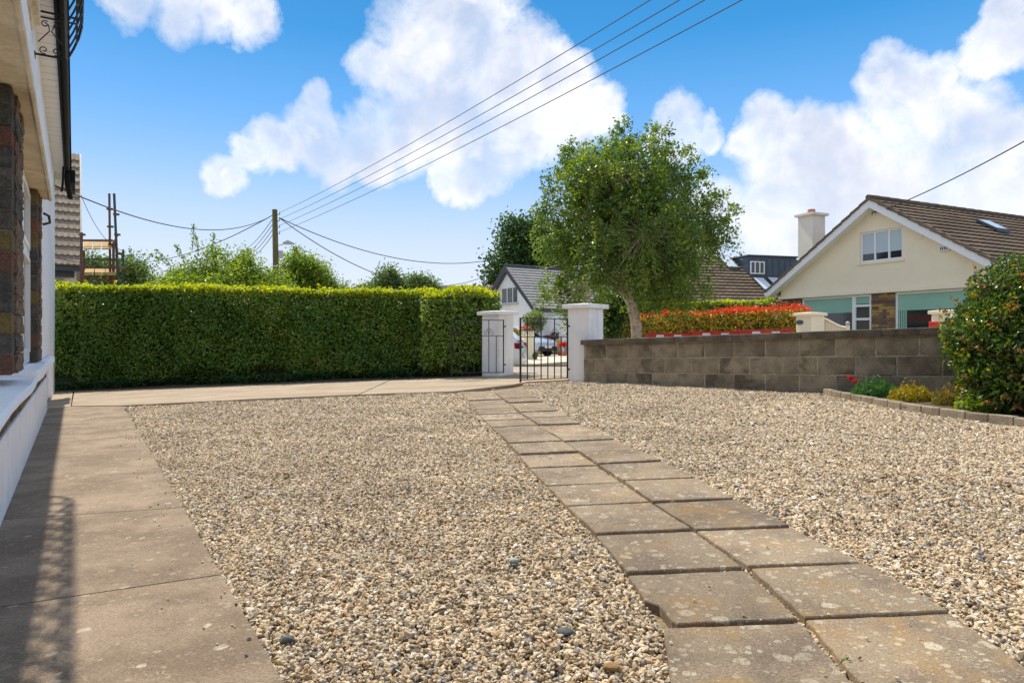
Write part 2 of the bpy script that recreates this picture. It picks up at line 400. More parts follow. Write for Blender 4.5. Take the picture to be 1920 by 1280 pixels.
# concrete path beside the house, cast in bays
pathE = .63                                        # outer edge offset (m)
def hp(t, m): q = H(t, m, 0); return (q.x, q.y)
def pe(t): return .455 + .0135*t
house_path = setting('concrete_path', (-2.5, 4.5, .0))
joints = [(-1.2, -1.2), (1.45, 1.35), (3.148, 2.93), (4.70, 4.24), (8.1, 7.7), (11.45, 11.4)]
for k, ((a, ae), (b, be_)) in enumerate(zip(joints, joints[1:])):
    poly = [hp(a+.005, FM-.06), hp(ae+.005, pe(ae)), hp(be_-.005, pe(be_)), hp(b-.005, FM-.06)]
    if k == len(joints)-2: poly = [hp(a+.005, FM-.06), hp(ae+.005, pe(ae)), (-5.42, 9.55), (-5.53, 9.85), (-5.75, 10.02), (-6.66, 10.29), hp(11.9, -.5)]
    sheet('path_bay', poly, .010, m_path, .45, .12, house_path)
# front path along the hedge and apron to the gate
front = setting('front_path', (-4, 12, 0))
sheet('path_bay', [hp(11.93, -.5), (-6.67, 10.32), (-8.60, 13.37), hp(16.4, -.5)], .014, m_apron, .5, .1, front)
sheet('path_bay', [(-6.65, 10.315), (-5.7, 10.05), (-3.68, 10.22), (-2.3, 10.2), (-2.3, 12.9), (-8.57, 13.365)], .016, m_apron, .5, .1, front)
sheet('path_bay', [(-2.28, 10.2), (-.87, 10.1), (.0, 10.75), (.25, 11.2), (.9, 11.25), (1.6, 11.5), (2.6, 13.5), (1.2, 15.2), (-.2, 14.4), (-.6, 12.75), (-2.28, 12.9)], .014, m_apron, .5, .1, front)
hedge_bed = struct(sheet('soil', [(-10.6, 13.6), (-8.4, 13.37), (-2.3, 12.91), (-.62, 12.76), (-.5, 13.4), (-2, 14.4), (-11, 16)], .004, m_soil, .6))

# gravel bed base
gravel_poly = [(-1.2, -2.5), (-5.60, 10.1), (-3.68, 10.26), (-2.3, 10.24), (-.87, 10.14), (.0, 10.79), (.25, 11.23), (1.1, 11.2),
               (4.6, 7.1), (8.2, 2.9), (9, -2.5)]
gpoly = [hp(-2, pe(-2)), hp(4, pe(4)), hp(9, pe(9)), hp(10.8, .60), (-5.66, 10.02)] + gravel_poly[2:]
struct(sheet('gravel_bed', gpoly, -.034, m_gbase, .45))

# footpath, kerb and road outside the gate
def offs(d):
    out = []
    for k, p in enumerate(BND):
        a = BND[max(k-1, 0)]; b = BND[min(k+1, len(BND)-1)]
        dx, dy = b[0]-a[0], b[1]-a[1]; L = math.hypot(dx, dy); out.append((p[0]-dy/L*d, p[1]+dx/L*d))
    return out
def strip(name, d0, d1, lift, mat):
    a, b = offs(d0), offs(d1); m = MB()
    def dense(pl):
        o = []
        for p, q in zip(pl, pl[1:]):
            for k in range(8): o.append((p[0]+(q[0]-p[0])*k/8, p[1]+(q[1]-p[1])*k/8))
        return o+[pl[-1]]
    A, B = dense(a), dense(b)
    for j in range(5):
        for p, q in zip(A, B):
            x = p[0]+(q[0]-p[0])*j/4; y = p[1]+(q[1]-p[1])*j/4; m.v.append((x, y, gz(x, y)+lift))
    n = len(A)
    for j in range(4):
        for i in range(n-1): m.f.append((j*n+i, j*n+i+1, (j+1)*n+i+1, (j+1)*n+i))
    return struct(m.obj(name, mat))
strip('footpath', .35, 3.0, .02, m_walk)
kerb = strip('kerb', 3.0, 3.14, .03, m_edge)
FK = [(-60, 27.5), (-10, 25.3), (1.2, 24.7), (4.2, 22.6), (9.0, 16.2), (14, 9.2), (22, -2)]          # far kerb line
road_poly = offs(3.14)[1:-1] + [(22, -2), (14, 9.2), (9.0, 16.2), (4.2, 22.6), (1.2, 24.7), (-10, 25.3), (-30, 26.3)]
struct(sheet('road', [(-30, 20.3)] + offs(3.14)[1:] + FK[::-1][:-1] + [(-30, 26.2)], -.03, m_road, 2.0))
m = MB()
for (a, b) in zip(FK, FK[1:]):
    L = Vector((b[0]-a[0], b[1]-a[1])); f = Fr((a[0], a[1], gz(*a)), L); m.box(f, 0, L.length, 0, .14, -.06, .07)
struct(m.obj('kerb', m_edge))
struct(sheet('footpath', [(-40, 26.8), (-10, 25.45), (1.3, 24.85), (4.4, 22.75), (6.0, 24.0), (3.6, 28), (3.8, 36), (6, 41), (-5, 44), (-7, 30), (-40, 30)], .05, m_walk, 2.0))
struct(sheet('verge', [(.9, 25.2), (3.0, 24.0), (5.0, 24.8), (2.6, 26.0)], .08, m_grass, .6))

# ---------------------------------------------------------------- gravel stones
def inpoly(x, y, poly):
    c = np.zeros(len(x), bool); n = len(poly)
    for i in range(n):
        x1, y1 = poly[i]; x2, y2 = poly[(i+1) % n]
        c ^= ((y1 > y) != (y2 > y)) & (x < (x2-x1)*(y-y1)/(y2-y1+1e-12)+x1)
    return c
def gzn(x, y): return .02*y + .0426*x
def relief(x, y):
    return (.010*np.sin(x*3.1+1.3*np.sin(y*2.2))*np.sin(y*2.7+x) + .006*np.sin(x*9+y*4)*np.sin(y*7.7-x*3))
def scatter(ymin, ymax, dens, xpad=.25):
    n = int(dens*(ymax-ymin)*(1.56*ymax+2*xpad+.6)); x = rng.uniform(-.78*ymax-xpad, .78*ymax+xpad+.3, n); y = rng.uniform(ymin, ymax, n)
    k = (np.abs(x) < .78*y+xpad) & inpoly(x, y, gpoly); return x[k], y[k]
LY = [(1.2, .33, .84, 1.35), (1.66, .385, .88, 1.36), (2.125, .459, .904, 1.375), (2.58, .426, .887, 1.335), (3.06, .368, .818, 1.259), (3.55, .278, .726, 1.168), (4.04, .20, .654, 1.095),
      (4.55, .109, .567, 1.012), (5.02, .047, .498, .925), (5.49, -.034, .415, .835), (5.95, -.102, .335, .762), (6.44, -.202, .245, .66),
      (6.96, -.283, .163, .588), (7.41, -.367, .081, .502), (8.3, -.48, -.035, .40), (8.95, -.59, -.14, .31), (10.05, -.76, -.29, .19)]
def lx(y, k):
    for a, b in zip(LY, LY[1:]):
        if a[0] <= y <= b[0]: t = (y-a[0])/(b[0]-a[0]); return a[k]+(b[k]-a[k])*t
    return LY[0 if y < LY[0][0] else -1][k]
ycuts = [1.19, 1.655, 2.125, 2.58, 3.06, 3.55, 4.04, 4.55, 5.02, 5.49, 5.95, 6.44, 6.93, 7.40, 7.87, 8.34, 8.81, 9.28, 9.74, 10.08]
def offslab(x, y):
    L_ = np.array(LY); a = np.interp(y, L_[:, 0], L_[:, 1]); c = np.interp(y, L_[:, 0], L_[:, 2]); b = np.interp(y, L_[:, 0], L_[:, 3])
    yc = np.array(ycuts); d = np.abs(y[:, None]-yc[None]).min(1)
    on = (x > a+.012) & (x < b-.012) & (np.abs(x-c) > .014) & (d > .014)
    gapz = (x > a) & (x < b) & ~on
    return ~on, gapz
def pebble_layer(name, zones, mat, label=None):
    X, Y, Sz = [], [], []
    for (a, b, d, s) in zones:
        x, y = scatter(a, b, d); X.append(x); Y.append(y); Sz.append(np.full(len(x), s))
    sx_ = []; sy_ = []                                     # strays kicked onto the concrete and the slabs
    for _ in range(90):
        t_ = rng.uniform(1.8, 9); q = H(t_, pe(t_)-abs(rng.normal(0, .10)), 0); sx_.append(q.x); sy_.append(q.y)
    for _ in range(60):
        y_ = rng.uniform(1.7, 6); sx_.append(rng.uniform(lx(y_, 1)+.02, lx(y_, 3)-.02)); sy_.append(y_)
    nst = len(sx_)
    X = np.concatenate(X); Y = np.concatenate(Y); Sz = np.concatenate(Sz)*np.clip(rng.lognormal(0, .28, len(X)), .5, 2.1)
    keep, gapz = offslab(X, Y); X, Y, Sz, gapz = X[keep], Y[keep], Sz[keep], gapz[keep]
    Z = gzn(X, Y) + np.where(gapz, -.026, relief(X, Y)-.021) + rng.uniform(-.004, .010, len(X))
    sx_ = np.array(sx_); sy_ = np.array(sy_)
    X = np.concatenate([X, sx_]); Y = np.concatenate([Y, sy_]); Z = np.concatenate([Z, gzn(sx_, sy_)+np.where(np.arange(nst) < 90, .014, .010)]); Sz = np.concatenate([Sz, rng.uniform(.006, .013, nst)])
    org = np.array([0., 4., .05])
    me = bpy.data.meshes.new(name); me.vertices.add(len(X)); me.vertices.foreach_set('co', (np.stack([X, Y, Z], 1)-org).astype(np.float32).ravel())
    def att(nm, typ, data, key='value'):
        a = me.attributes.new(nm, typ, 'POINT'); a.data.foreach_set(key, data.astype(np.float32).ravel())
    sc = np.stack([Sz*rng.uniform(.8, 1.35, len(X)), Sz*rng.uniform(.6, 1., len(X)), Sz*rng.uniform(.4, .75, len(X))], 1)
    att('psize', 'FLOAT_VECTOR', sc, 'vector')
    rot = np.stack([rng.normal(0, .45, len(X)), rng.normal(0, .45, len(X)), rng.uniform(0, 6.28, len(X))], 1)
    att('prot', 'FLOAT_VECTOR', rot, 'vector')
    att('tint', 'FLOAT', rng.random(len(X)))
    me.update(); me.materials.append(mat)
    o = bpy.data.objects.new(name, me); COL.objects.link(o); o.location = org; stuff(o)
    if label: o['label'] = label; o['category'] = 'gravel'
    ng = bpy.data.node_groups.new(name, 'GeometryNodeTree')
    ng.interface.new_socket('Geometry', in_out='INPUT', socket_type='NodeSocketGeometry')
    ng.interface.new_socket('Geometry', in_out='OUTPUT', socket_type='NodeSocketGeometry')
    N = NT(ng); gi = N.node('NodeGroupInput'); go = N.node('NodeGroupOutput')
    join = N.node('GeometryNodeJoinGeometry')
    for k in range(4):
        ico = N.node('GeometryNodeMeshIcoSphere', ins={'Radius': .5, 'Subdivisions': 2})
        p = N.node('GeometryNodeInputPosition')
        nz = N.node('ShaderNodeTexNoise', noise_dimensions='3D', ins={'Scale': 1.5, 'Detail': 1.})
        N.l.new(N.vmath('ADD', p.outputs[0], (k*7.3, k*3.1, k)).outputs[0], nz.inputs['Vector'])
        off = N.vmath('SCALE', N.vmath('SUBTRACT', nz.outputs['Color'], (.5, .5, .5)).outputs[0], scale=.95).outputs[0]
        sp = N.node('GeometryNodeSetPosition', ins={'Geometry': ico.outputs[0], 'Offset': off})
        sm = N.node('GeometryNodeSetMaterial', ins={'Geometry': sp.outputs[0], 'Material': mat})
        gti = N.node('GeometryNodeGeometryToInstance', ins={0: sm.outputs[0]})
        N.l.new(gti.outputs[0], join.inputs[0])
    aS = N.node('GeometryNodeInputNamedAttribute', data_type='FLOAT_VECTOR', ins={'Name': 'psize'})
    aR = N.node('GeometryNodeInputNamedAttribute', data_type='FLOAT_VECTOR', ins={'Name': 'prot'})
    iop = N.node('GeometryNodeInstanceOnPoints', ins={'Points': gi.outputs[0], 'Instance': join.outputs[0], 'Pick Instance': True})
    N.l.new(aS.outputs[0], iop.inputs['Scale'])
    e2r = N.node('FunctionNodeEulerToRotation', ins={0: aR.outputs[0]}); N.l.new(e2r.outputs[0], iop.inputs['Rotation'])
    N.l.new(iop.outputs[0], go.inputs[0])
    md = o.modifiers.new('stones', 'NODES'); md.node_group = ng
    return o
def pebmat():
    m = bpy.data.materials.new('gravel stone'); m.use_nodes = True; T = NT(m.node_tree); T.n.clear()
    a = T.node('ShaderNodeAttribute', attribute_type='INSTANCER', attribute_name='tint').outputs['Fac']
    col = T.ramp(a, [(0, (.15, .11, .075)), (.06, (.38, .285, .175)), (.24, (.57, .43, .27)), (.43, (.70, .55, .37)), (.60, (.47, .39, .30)),
                     (.68, (.53, .41, .26)), (.76, (.64, .56, .44)), (.87, (.48, .31, .15)), (.91, (.25, .24, .225)), (.96, (.76, .70, .61))], 'CONSTANT')
    n = T.noise(T.node('ShaderNodeNewGeometry').outputs['Position'], 160, 3).outputs[0]
    k = T.maprange(n, .3, .7, .72, 1.25, False)
    col = T.mix(1., col, T.node('ShaderNodeCombineColor', ins={0: k, 1: k, 2: k}).outputs[0], 'MULTIPLY')
    # broad patches that are dustier or greyer
    n2 = T.noise(T.node('ShaderNodeNewGeometry').outputs['Position'], 1.1, 4).outputs[0]
    k2 = T.maprange(n2, .35, .65, .9, 1.1, False)
    col = T.mix(1., col, T.node('ShaderNodeCombineColor', ins={0: k2, 1: k2, 2: k2}).outputs[0], 'MULTIPLY')
    b = T.node('ShaderNodeBsdfPrincipled', ins={'Base Color': col, 'Roughness': .8, 'Specular IOR Level': .3})
    T.l.new(b.outputs[0], T.node('ShaderNodeOutputMaterial').inputs[0]); return m
m_peb = pebmat()
pebble_layer('gravel', [(1.2, 3.2, 11500, .0135), (3.2, 6, 8800, .0150), (6, 11.4, 5200, .0190)], m_peb)

# a few larger stones that stand out in the gravel
m_slate = M('dark slate stone', (.06, .075, .075), (.10, .115, .11), 30, .7, .4, 90)
m_brownst = M('brown stone', (.22, .12, .045), (.30, .18, .07), 30, .8, .4, 90)
m_palest = M('pale grey stone', (.38, .42, .40), (.30, .33, .32), 30, .8, .4, 90)
for (x, y, s, mt, lb) in [(-.712, 2.16, .030, m_slate, 'dark slate chip lying in the gravel nearest the concrete path'),
                          (.166, 2.13, .033, m_slate, 'dark blue grey slate chip left of the near paving slabs'),
                          (.279, 1.90, .030, m_brownst, 'round brown stone at the bottom edge left of the slabs'),
                          (.004, 2.795, .026, m_palest, 'pale grey green flake lying alone in mid gravel')]:
    bm = bmesh.new(); bmesh.ops.create_icosphere(bm, subdivisions=2, radius=s/1.6)
    for v in bm.verts:
        v.co *= 1+random.uniform(-.16, .16); v.co.x *= 1.35; v.co.z *= .6; v.co += Vector((x, y, gz(x, y)-.004))
    mm = MB(); bm.verts.index_update(); mm.v = [tuple(v.co) for v in bm.verts]; mm.f = [tuple(v.index for v in f.verts) for f in bm.faces]; bm.free()
    tag(mm.obj('stone', mt), lb, 'stone')

# ---------------------------------------------------------------- paving slab path
gp = setting('garden_path', (.3, 5, .1))
for r, (y0, y1) in enumerate(zip(ycuts, ycuts[1:])):
    for c in (1, 2):
        jy = random.uniform(-.006, .006) + (0 if c == 1 else .012 if r % 2 else -.004)
        gap = .011
        near = r < 8
        xa0, xb0 = lx(y0, c)+gap, lx(y0, c+1)-gap; xa1, xb1 = lx(y1, c)+gap, lx(y1, c+1)-gap
        ya, yb = y0+jy+.017, y1+jy-.013
        dz = .002 + random.uniform(-.006, .009); tx = random.uniform(-.008, .008); ty = random.uniform(-.014, .002)
        if r == 1 and c == 1: pass
        def edge(p, q, n):
            out = []
            for k in range(n):
                t = k/n; e = random.uniform(-.003, .003) if k else 0
                dx, dy = q[0]-p[0], q[1]-p[1]; L = math.hypot(dx, dy)
                out.append((p[0]+dx*t - dy/L*e, p[1]+dy*t + dx/L*e))
            return out
        cs = [(xa0, ya), (xb0, ya), (xb1, yb), (xa1, yb)]; n = 9 if r < 6 else 4
        loop = []
        for k in range(4): loop += edge(cs[k], cs[(k+1) % 4], n)
        if r == 2 and c == 1:                                                   # chipped corner
            loop = [((x+.035 if x < xa0+.03 and y < ya+.16 else x), (y+.02 if x < xa0+.03 and y < ya+.05 else y)) for x, y in loop]
        cx = sum(p[0] for p in cs)/4; cy = sum(p[1] for p in cs)/4
        base = gz(cx, cy)
        def hh(x, y): return gz(x, y) + dz + (x-cx)*tx + (y-cy)*ty
        ins = [(cx+(x-cx)*.985, cy+(y-cy)*.985) for x, y in loop]
        vs = [(x, y, hh(x, y)-.05) for x, y in loop] + [(x, y, hh(x, y)-.004) for x, y in loop] + [(x, y, hh(x, y)) for x, y in ins]
        N_ = len(loop)
        fs = [(i, (i+1) % N_, N_+(i+1) % N_, N_+i) for i in range(N_)] + [(N_+i, N_+(i+1) % N_, 2*N_+(i+1) % N_, 2*N_+i) for i in range(N_)] + [tuple(range(2*N_, 3*N_))]
        mm = MB(); mm.add(vs, fs); o = mm.obj('paving_slab', m_stone, gp)
weed = leafmat('weed leaf', [(0, (.05, .13, .02)), (1, (.12, .24, .04))])
c = np.array([[.90+.02*random.random(), 1.86+.02*random.random(), gz(.9, 1.87)+.015+.02*random.random()] for _ in range(10)])
V, F, tt = leaves(c-np.array([0, 0, .018]), .013, rng.random(10), up=1, seed=3); tag(npmesh('weed', V, F, weed, tt), 'tiny green weed sprouting in the joint between two near slabs', 'weed')

# ---------------------------------------------------------------- garden boundary wall of concrete blocks
wa = Vector((1.16, 11.02, 0)); wb = Vector((4.60, 7.12, 0)); wd = (wb-wa).normalized(); WL = 8.6
wall = thing('boundary_wall', 'grey concrete block garden wall with stained coping beside the gravel', 'wall', (2.9, 9.1, g(2.9, 9.1)))
def wz(s): return .934 + .0287*s                    # top of the coping
def wallpt(s, off, z): n = Vector((wd.y, -wd.x, 0)); p = wa + wd*s - n*0 ; return Vector((p.x, p.y, 0)) + Vector((-wd.y, wd.x, 0))*off + Vector((0, 0, z))
def wbox(s0, s1, o0, o1, zt0, zb0):
    """box along the wall, following its slope; zt, zb measured down from the top line"""
    m = MB(); vs = []
    for z in (zb0, zt0):
        for (s, o) in ((s0, o0), (s1, o0), (s1, o1), (s0, o1)): vs.append(wallpt(s, o, wz(s)-z))
    m.add(vs, [(3, 2, 1, 0), (4, 5, 6, 7), (0, 1, 5, 4), (1, 2, 6, 5), (2, 3, 7, 6), (3, 0, 4, 7)]); return m
CH = .218; BLn = .441
wbox(0, WL, .0005, .19, .075, 1.6).obj('mortar', m_wmort, wall)
for row in range(4):
    s = -(.22 if row % 2 else 0) + .03
    while s < WL:
        a, b = max(.0, s+.008), min(WL, s+BLn-.008)
        if b-a > .06: wbox(a, b, random.uniform(-.010, -.004), .205, .085+row*CH+.008, .085+(row+1)*CH-.008).obj('concrete_block', m_blockA, wall, bevel=.006, jitter=.0012)
        s += BLn
s = -.04
while s < WL:
    L = random.choice([.88, .9, .92]); wbox(s+.002, min(s+L-.002, WL), -.05, .255, random.uniform(-.003, .003), .083).obj('coping_stone', m_cope, wall, bevel=.009, jitter=.003); s += L

# ---------------------------------------------------------------- gate piers and wrought iron gates
def pier(cx, cy, z0, h, w, ang, label, capw=.07, capt=.085, mat=None, name='gate_pier', group='white gate piers'):
    t = thing(name, label, 'pier', (cx, cy, z0), group); f = Fr((cx, cy, z0), (math.cos(ang), math.sin(ang)))
    MB().box(f, -w/2, w/2, -w/2, w/2, -.25, h-capt).obj('shaft', mat or m_white, t, bevel=.012, segs=2)
    a = w/2+capw; m = MB()
    vs = [f(x*a, y*a, h-capt) for x, y in ((-1, -1), (1, -1), (1, 1), (-1, 1))] + [f(x*a, y*a, h-.018) for x, y in ((-1, -1), (1, -1), (1, 1), (-1, 1))] + [f(x*a*.3, y*a*.3, h) for x, y in ((-1, -1), (1, -1), (1, 1), (-1, 1))]
    m.add(vs, [(3, 2, 1, 0), (8, 9, 10, 11)] + [(k, (k+1) % 4, 4+(k+1) % 4, 4+k) for k in range(4)] + [(4+k, 4+(k+1) % 4, 8+(k+1) % 4, 8+k) for k in range(4)])
    m.obj('cap', mat or m_white, t, bevel=.010, segs=2); return t
PA = math.radians(-40)
PR = (1.22, 11.32); PL = (-.27, 12.95)
pier(PR[0], PR[1], gz(*PR)-.0, 1.255, .425, PA, 'white painted gate pier at the end of the block wall')
pier(PL[0], PL[1], .265-.02, 1.235, .425, PA, 'white painted gate pier at the end of the hedge')
def spiral(f, x, z, r, turns, a0, sgn, n=18):
    pts = []
    for k in range(n+1):
        t = k/n; a = a0 + sgn*turns*2*math.pi*t; rr = r*(1-.78*t); pts.append(f(x+rr*math.cos(a), 0, z+rr*math.sin(a)))
    return pts
def gate(label, hinge, end, z0, H_, flip=False):
    a = Vector((hinge[0], hinge[1], 0)); b = Vector((end[0], end[1], 0)); L = (b-a).length
    t = thing('garden_gate', label, 'gate', (hinge[0], hinge[1], z0), 'wrought iron gates'); f = Fr((a.x, a.y, z0), (b-a)[:2])
    bar = .0065
    fm = MB(); fm.box(f, -.008, .012, -.010, .010, 0, H_); fm.box(f, L-.014, L+.010, -.011, .011, -.03, H_)
    fm.box(f, .012, L-.014, -.008, .008, H_-.014, H_); fm.box(f, .012, L-.014, -.008, .008, .0, .014); fm.box(f, .012, L-.014, -.008, .008, H_*.70-.012, H_*.70)
    fm.obj('frame', m_black, t)
    n = 7
    for k in range(1, n):
        x = L*k/n; top = H_-.014 if k % 2 == 0 else H_*.70-.012
        MB().box(f, x-bar, x+bar, -bar, bar, .014, top).obj('bar', m_black, t)
    for k in (2, 4, 6):
        x = L*k/n; z = H_*.70+.045; r = .05 if k != 4 else .055
        if k == 4: z = H_-.075
        for sg in (-1, 1):
            m = MB(); m.tube(spiral(f, x+sg*(r+.008), z, r, 1.25, math.pi if sg > 0 else 0, -sg), .0042, 5)
            m.obj('scroll', m_black, t)
            if k != 4:
                m = MB(); m.tube(spiral(f, x+sg*.028, z+.062, .022, 1.1, math.pi if sg > 0 else 0, -sg, 12), .0035, 5); m.obj('scroll', m_black, t)
    m = MB(); m.tube(spiral(f, L-.07, H_-.075, .048, 1.2, math.pi/2, 1), .0042, 5); m.obj('scroll', m_black, t)
    MB().box(f, L-.05, L+.03, -.016, .016, H_*.52, H_*.52+.022).obj('latch', m_black, t)
    MB().box(f, -.04, .0, -.015, .015, H_*.86, H_*.86+.025).obj('hinge', m_black, t)
    MB().box(f, -.04, .0, -.015, .015, H_*.14, H_*.14+.025).obj('hinge', m_black, t)
    return t
gate('black wrought iron gate leaf standing closed beside the wall end pier', (.905, 11.12), (.13, 10.62), EYE-.655, .975)
gate('black wrought iron gate leaf folded open against the hedge', (-.155, 12.58), (-1.10, 12.40), EYE-.635, .975)

# ---------------------------------------------------------------- vegetation helpers
lm_hedge = leafmat('privet leaf', [(0, (.05, .11, .014)), (.45, (.12, .225, .025)), (.75, (.21, .28, .035)), (.90, (.24, .20, .05)), (1, (.28, .32, .05))], .30, .42)
lm_tip = leafmat('new privet leaf', [(0, (.22, .30, .015)), (.6, (.38, .42, .02)), (1, (.50, .46, .03))], .5, .45, (1.7, 1.7, .4))
lm_birch = leafmat('birch leaf', [(0, (.045, .10, .02)), (.5, (.12, .18, .038)), (.85, (.20, .255, .05)), (1, (.28, .31, .06))], .44, .40, (1.8, 1.9, .55), .5)
lm_dark = leafmat('dark tree leaf', [(0, (.02, .05, .014)), (.6, (.045, .10, .022)), (1, (.09, .15, .03))], .3, .5)
lm_fruit = leafmat('fruit tree leaf', [(0, (.06, .11, .015)), (.5, (.15, .22, .025)), (1, (.28, .32, .045))], .45, .45)
lm_far = leafmat('far tree leaf', [(0, (.06, .10, .035)), (.6, (.11, .17, .05)), (1, (.18, .23, .07))], .35, .6)
lm_pho = leafmat('photinia leaf', [(0, (.07, .11, .015)), (.35, (.28, .28, .03)), (.6, (.48, .34, .05)), (.85, (.62, .40, .08)), (1, (.6, .16, .04))], .35, .4)
lm_phot = leafmat('red photinia tip', [(0, (.46, .03, .014)), (.5, (.62, .07, .025)), (.85, (.66, .16, .04)), (1, (.45, .30, .05))], .4, .4, (1.6, .9, .6))
lm_bush = leafmat('glossy bush leaf', [(0, (.02, .05, .01)), (.45, (.055, .12, .018)), (.68, (.13, .19, .025)), (.88, (.25, .25, .03)), (.97, (.33, .22, .035)), (1, (.38, .2, .05))], .36, .28, (1.9, 1.9, .5), .6)
lm_bronze = leafmat('bronze bush shoot', [(0, (.12, .10, .02)), (.5, (.26, .15, .03)), (1, (.33, .13, .05))], .45, .3)
lm_yel = leafmat('yellow heather', [(0, (.16, .15, .015)), (.5, (.42, .34, .02)), (1, (.58, .45, .03))], .3, .7, (1.4, 1.3, .4))
lm_grn = leafmat('pink foliage blade', [(0, (.03, .10, .03)), (1, (.09, .21, .07))], .3, .6)
lm_brn = leafmat('brown heather', [(0, (.12, .09, .02)), (.6, (.22, .16, .035)), (1, (.25, .22, .05))], .3, .7)
lm_olv = leafmat('olive leaf', [(0, (.09, .13, .05)), (1, (.22, .26, .12))], .35, .6)
lm_redf = leafmat('red petal', [(0, (.45, .01, .012)), (1, (.70, .04, .03))], .3, .6, (1.4, .5, .5))
lm_orf = leafmat('orange red flower', [(0, (.60, .06, .02)), (1, (.75, .14, .03))], .3, .6)
m_core = M('dark foliage core', (.020, .035, .010), (.035, .04, .015), 9, .95, .8, 30)  # solid filler behind the leaves, coloured dark for the shade inside

def hedge_shell(pts_front, z0f, z1f, depth, dens, size, seed, bulge=.05, ttop=True):
    """leaf positions over the front face, ends and top of a clipped hedge that runs along a polyline"""
    r = np.random.default_rng(seed); C = []; TP = []
    for (a, b) in zip(pts_front, pts_front[1:]):
        a = np.array(a); b = np.array(b); L = np.linalg.norm(b-a); d = (b-a)/L; n = np.array([d[1], -d[0]])
        h = 2.3; k = int(dens*L*h); s = r.uniform(0, L, k); v = r.random(k)
        q = a + d*s[:, None]; z0 = np.array([z0f(x, y) for x, y in q]); z1 = np.array([z1f(x, y) for x, y in q])
        z = z0 + (z1-z0)*v
        o = bulge*(np.sin(s*2.1+3*v)+.7*np.sin(s*5.3-4*v)+.5*np.sin(s*11+9*v)*np.sin(v*13+s)) + r.normal(0, .035, k) - np.clip(.10+.07*np.sin(s*1.3)+.05*np.sin(s*3.9)-v, 0, 1)*2.2
        C.append(np.column_stack([q + n*o[:, None], z]))
        k = int(dens*L*depth*1.0); s = r.uniform(0, L, k); w = r.uniform(0, depth, k); q = a + d*s[:, None] - n*w[:, None]
        z1 = np.array([z1f(x, y) for x, y in q])
        TP.append(np.column_stack([q, z1 + .03*np.sin(s*3.7) + .03*np.sin(s*1.3+w*2) + r.normal(.02, .03, k)]))
    return np.concatenate(C), np.concatenate(TP)

# long clipped hedge
hz0 = lambda x, y: gz(x, y)+.05
hz1 = lambda x, y: 2.055 + (x+9.9)*(-.0227)
hd = thing('hedge', 'long clipped green hedge with a bright new growth top behind the front path', 'hedge', (-5.5, 14.1, gz(-5.5, 14.1)))
front_line = [(-11.6, 14.55), (-7, 14.2), (-1.62, 13.75)]
m = MB()
for (a, b) in zip(front_line, front_line[1:]):
    d = Vector((b[0]-a[0], b[1]-a[1])); f = Fr((a[0], a[1], 0), d)
    z0, z1 = hz0(*a), hz1(*b); m.box(f, 0, d.length, .19, .85, z0-.3, z1-.03)
m.obj('dark_core', m_core, hd)
C, TP = hedge_shell(front_line, hz0, hz1, .9, 2100, .05, 11, .062)
tn = np.clip(rng.normal(.42, .22, len(C)) + .10*np.sin(C[:, 0]*1.7+C[:, 2]*3) + .16*np.sin(C[:, 0]*.9+1)*np.sin(C[:, 2]*4+C[:, 0]*2.3) + .22*np.clip(-9.3-C[:, 0], 0, 1), 0, 1)
V, F, tt = leaves(C, .058, tn, seed=1, aspect=.66, face=(-.05, -.75, .65)); npmesh('foliage', V, F, lm_hedge, tt, hd)
k = int(len(TP)*1.0); TPs = TP[:k]
edge = C[(C[:, 2] > np.array([hz1(x, y) for x, y in C[:, :2]])-.10)]
V, F, tt = leaves(np.concatenate([TPs, edge+[0, 0, .04], edge+rng.normal(0, .02, edge.shape)]), .060, rng.random(len(TPs)+2*len(edge)), up=.6, seed=2, aspect=.55, droop=-.5); npmesh('new_growth', V, F, lm_tip, tt, hd)
q = np.random.default_rng(77); sx_ = q.uniform(-11, -.5, 150); SC = []
for x in sx_:
    y = 14.2 - (x+7)*.07 + q.uniform(0, .5); z = hz1(x, y); hgt = q.uniform(.04, .16)
    for j in range(14): SC.append([x+q.normal(0, .02), y+q.normal(0, .02), z+hgt*q.random()])
V, F, tt = leaves(np.array(SC), .06, q.random(len(SC)), seed=78, droop=-.6); npmesh('new_growth', V, F, lm_tip, tt, hd)
# low ivy fringe at its foot
k = 9000; x = rng.uniform(-10.6, -.8, k); y = 13.72 + (-x-.8)*.075 - rng.uniform(0, .30, k)*np.abs(np.sin(x*.9))*1.3; z = np.array([gz(a, b) for a, b in zip(x, y)]) + rng.uniform(0, .16, k)
V, F, tt = leaves(np.column_stack([x, y, z]), .055, rng.random(k)*.55, up=1.2, seed=5, aspect=.7)
tag(stuff(npmesh('ivy', V, F, lm_dark, tt)), 'dark ivy creeping along the foot of the long hedge', 'ivy')

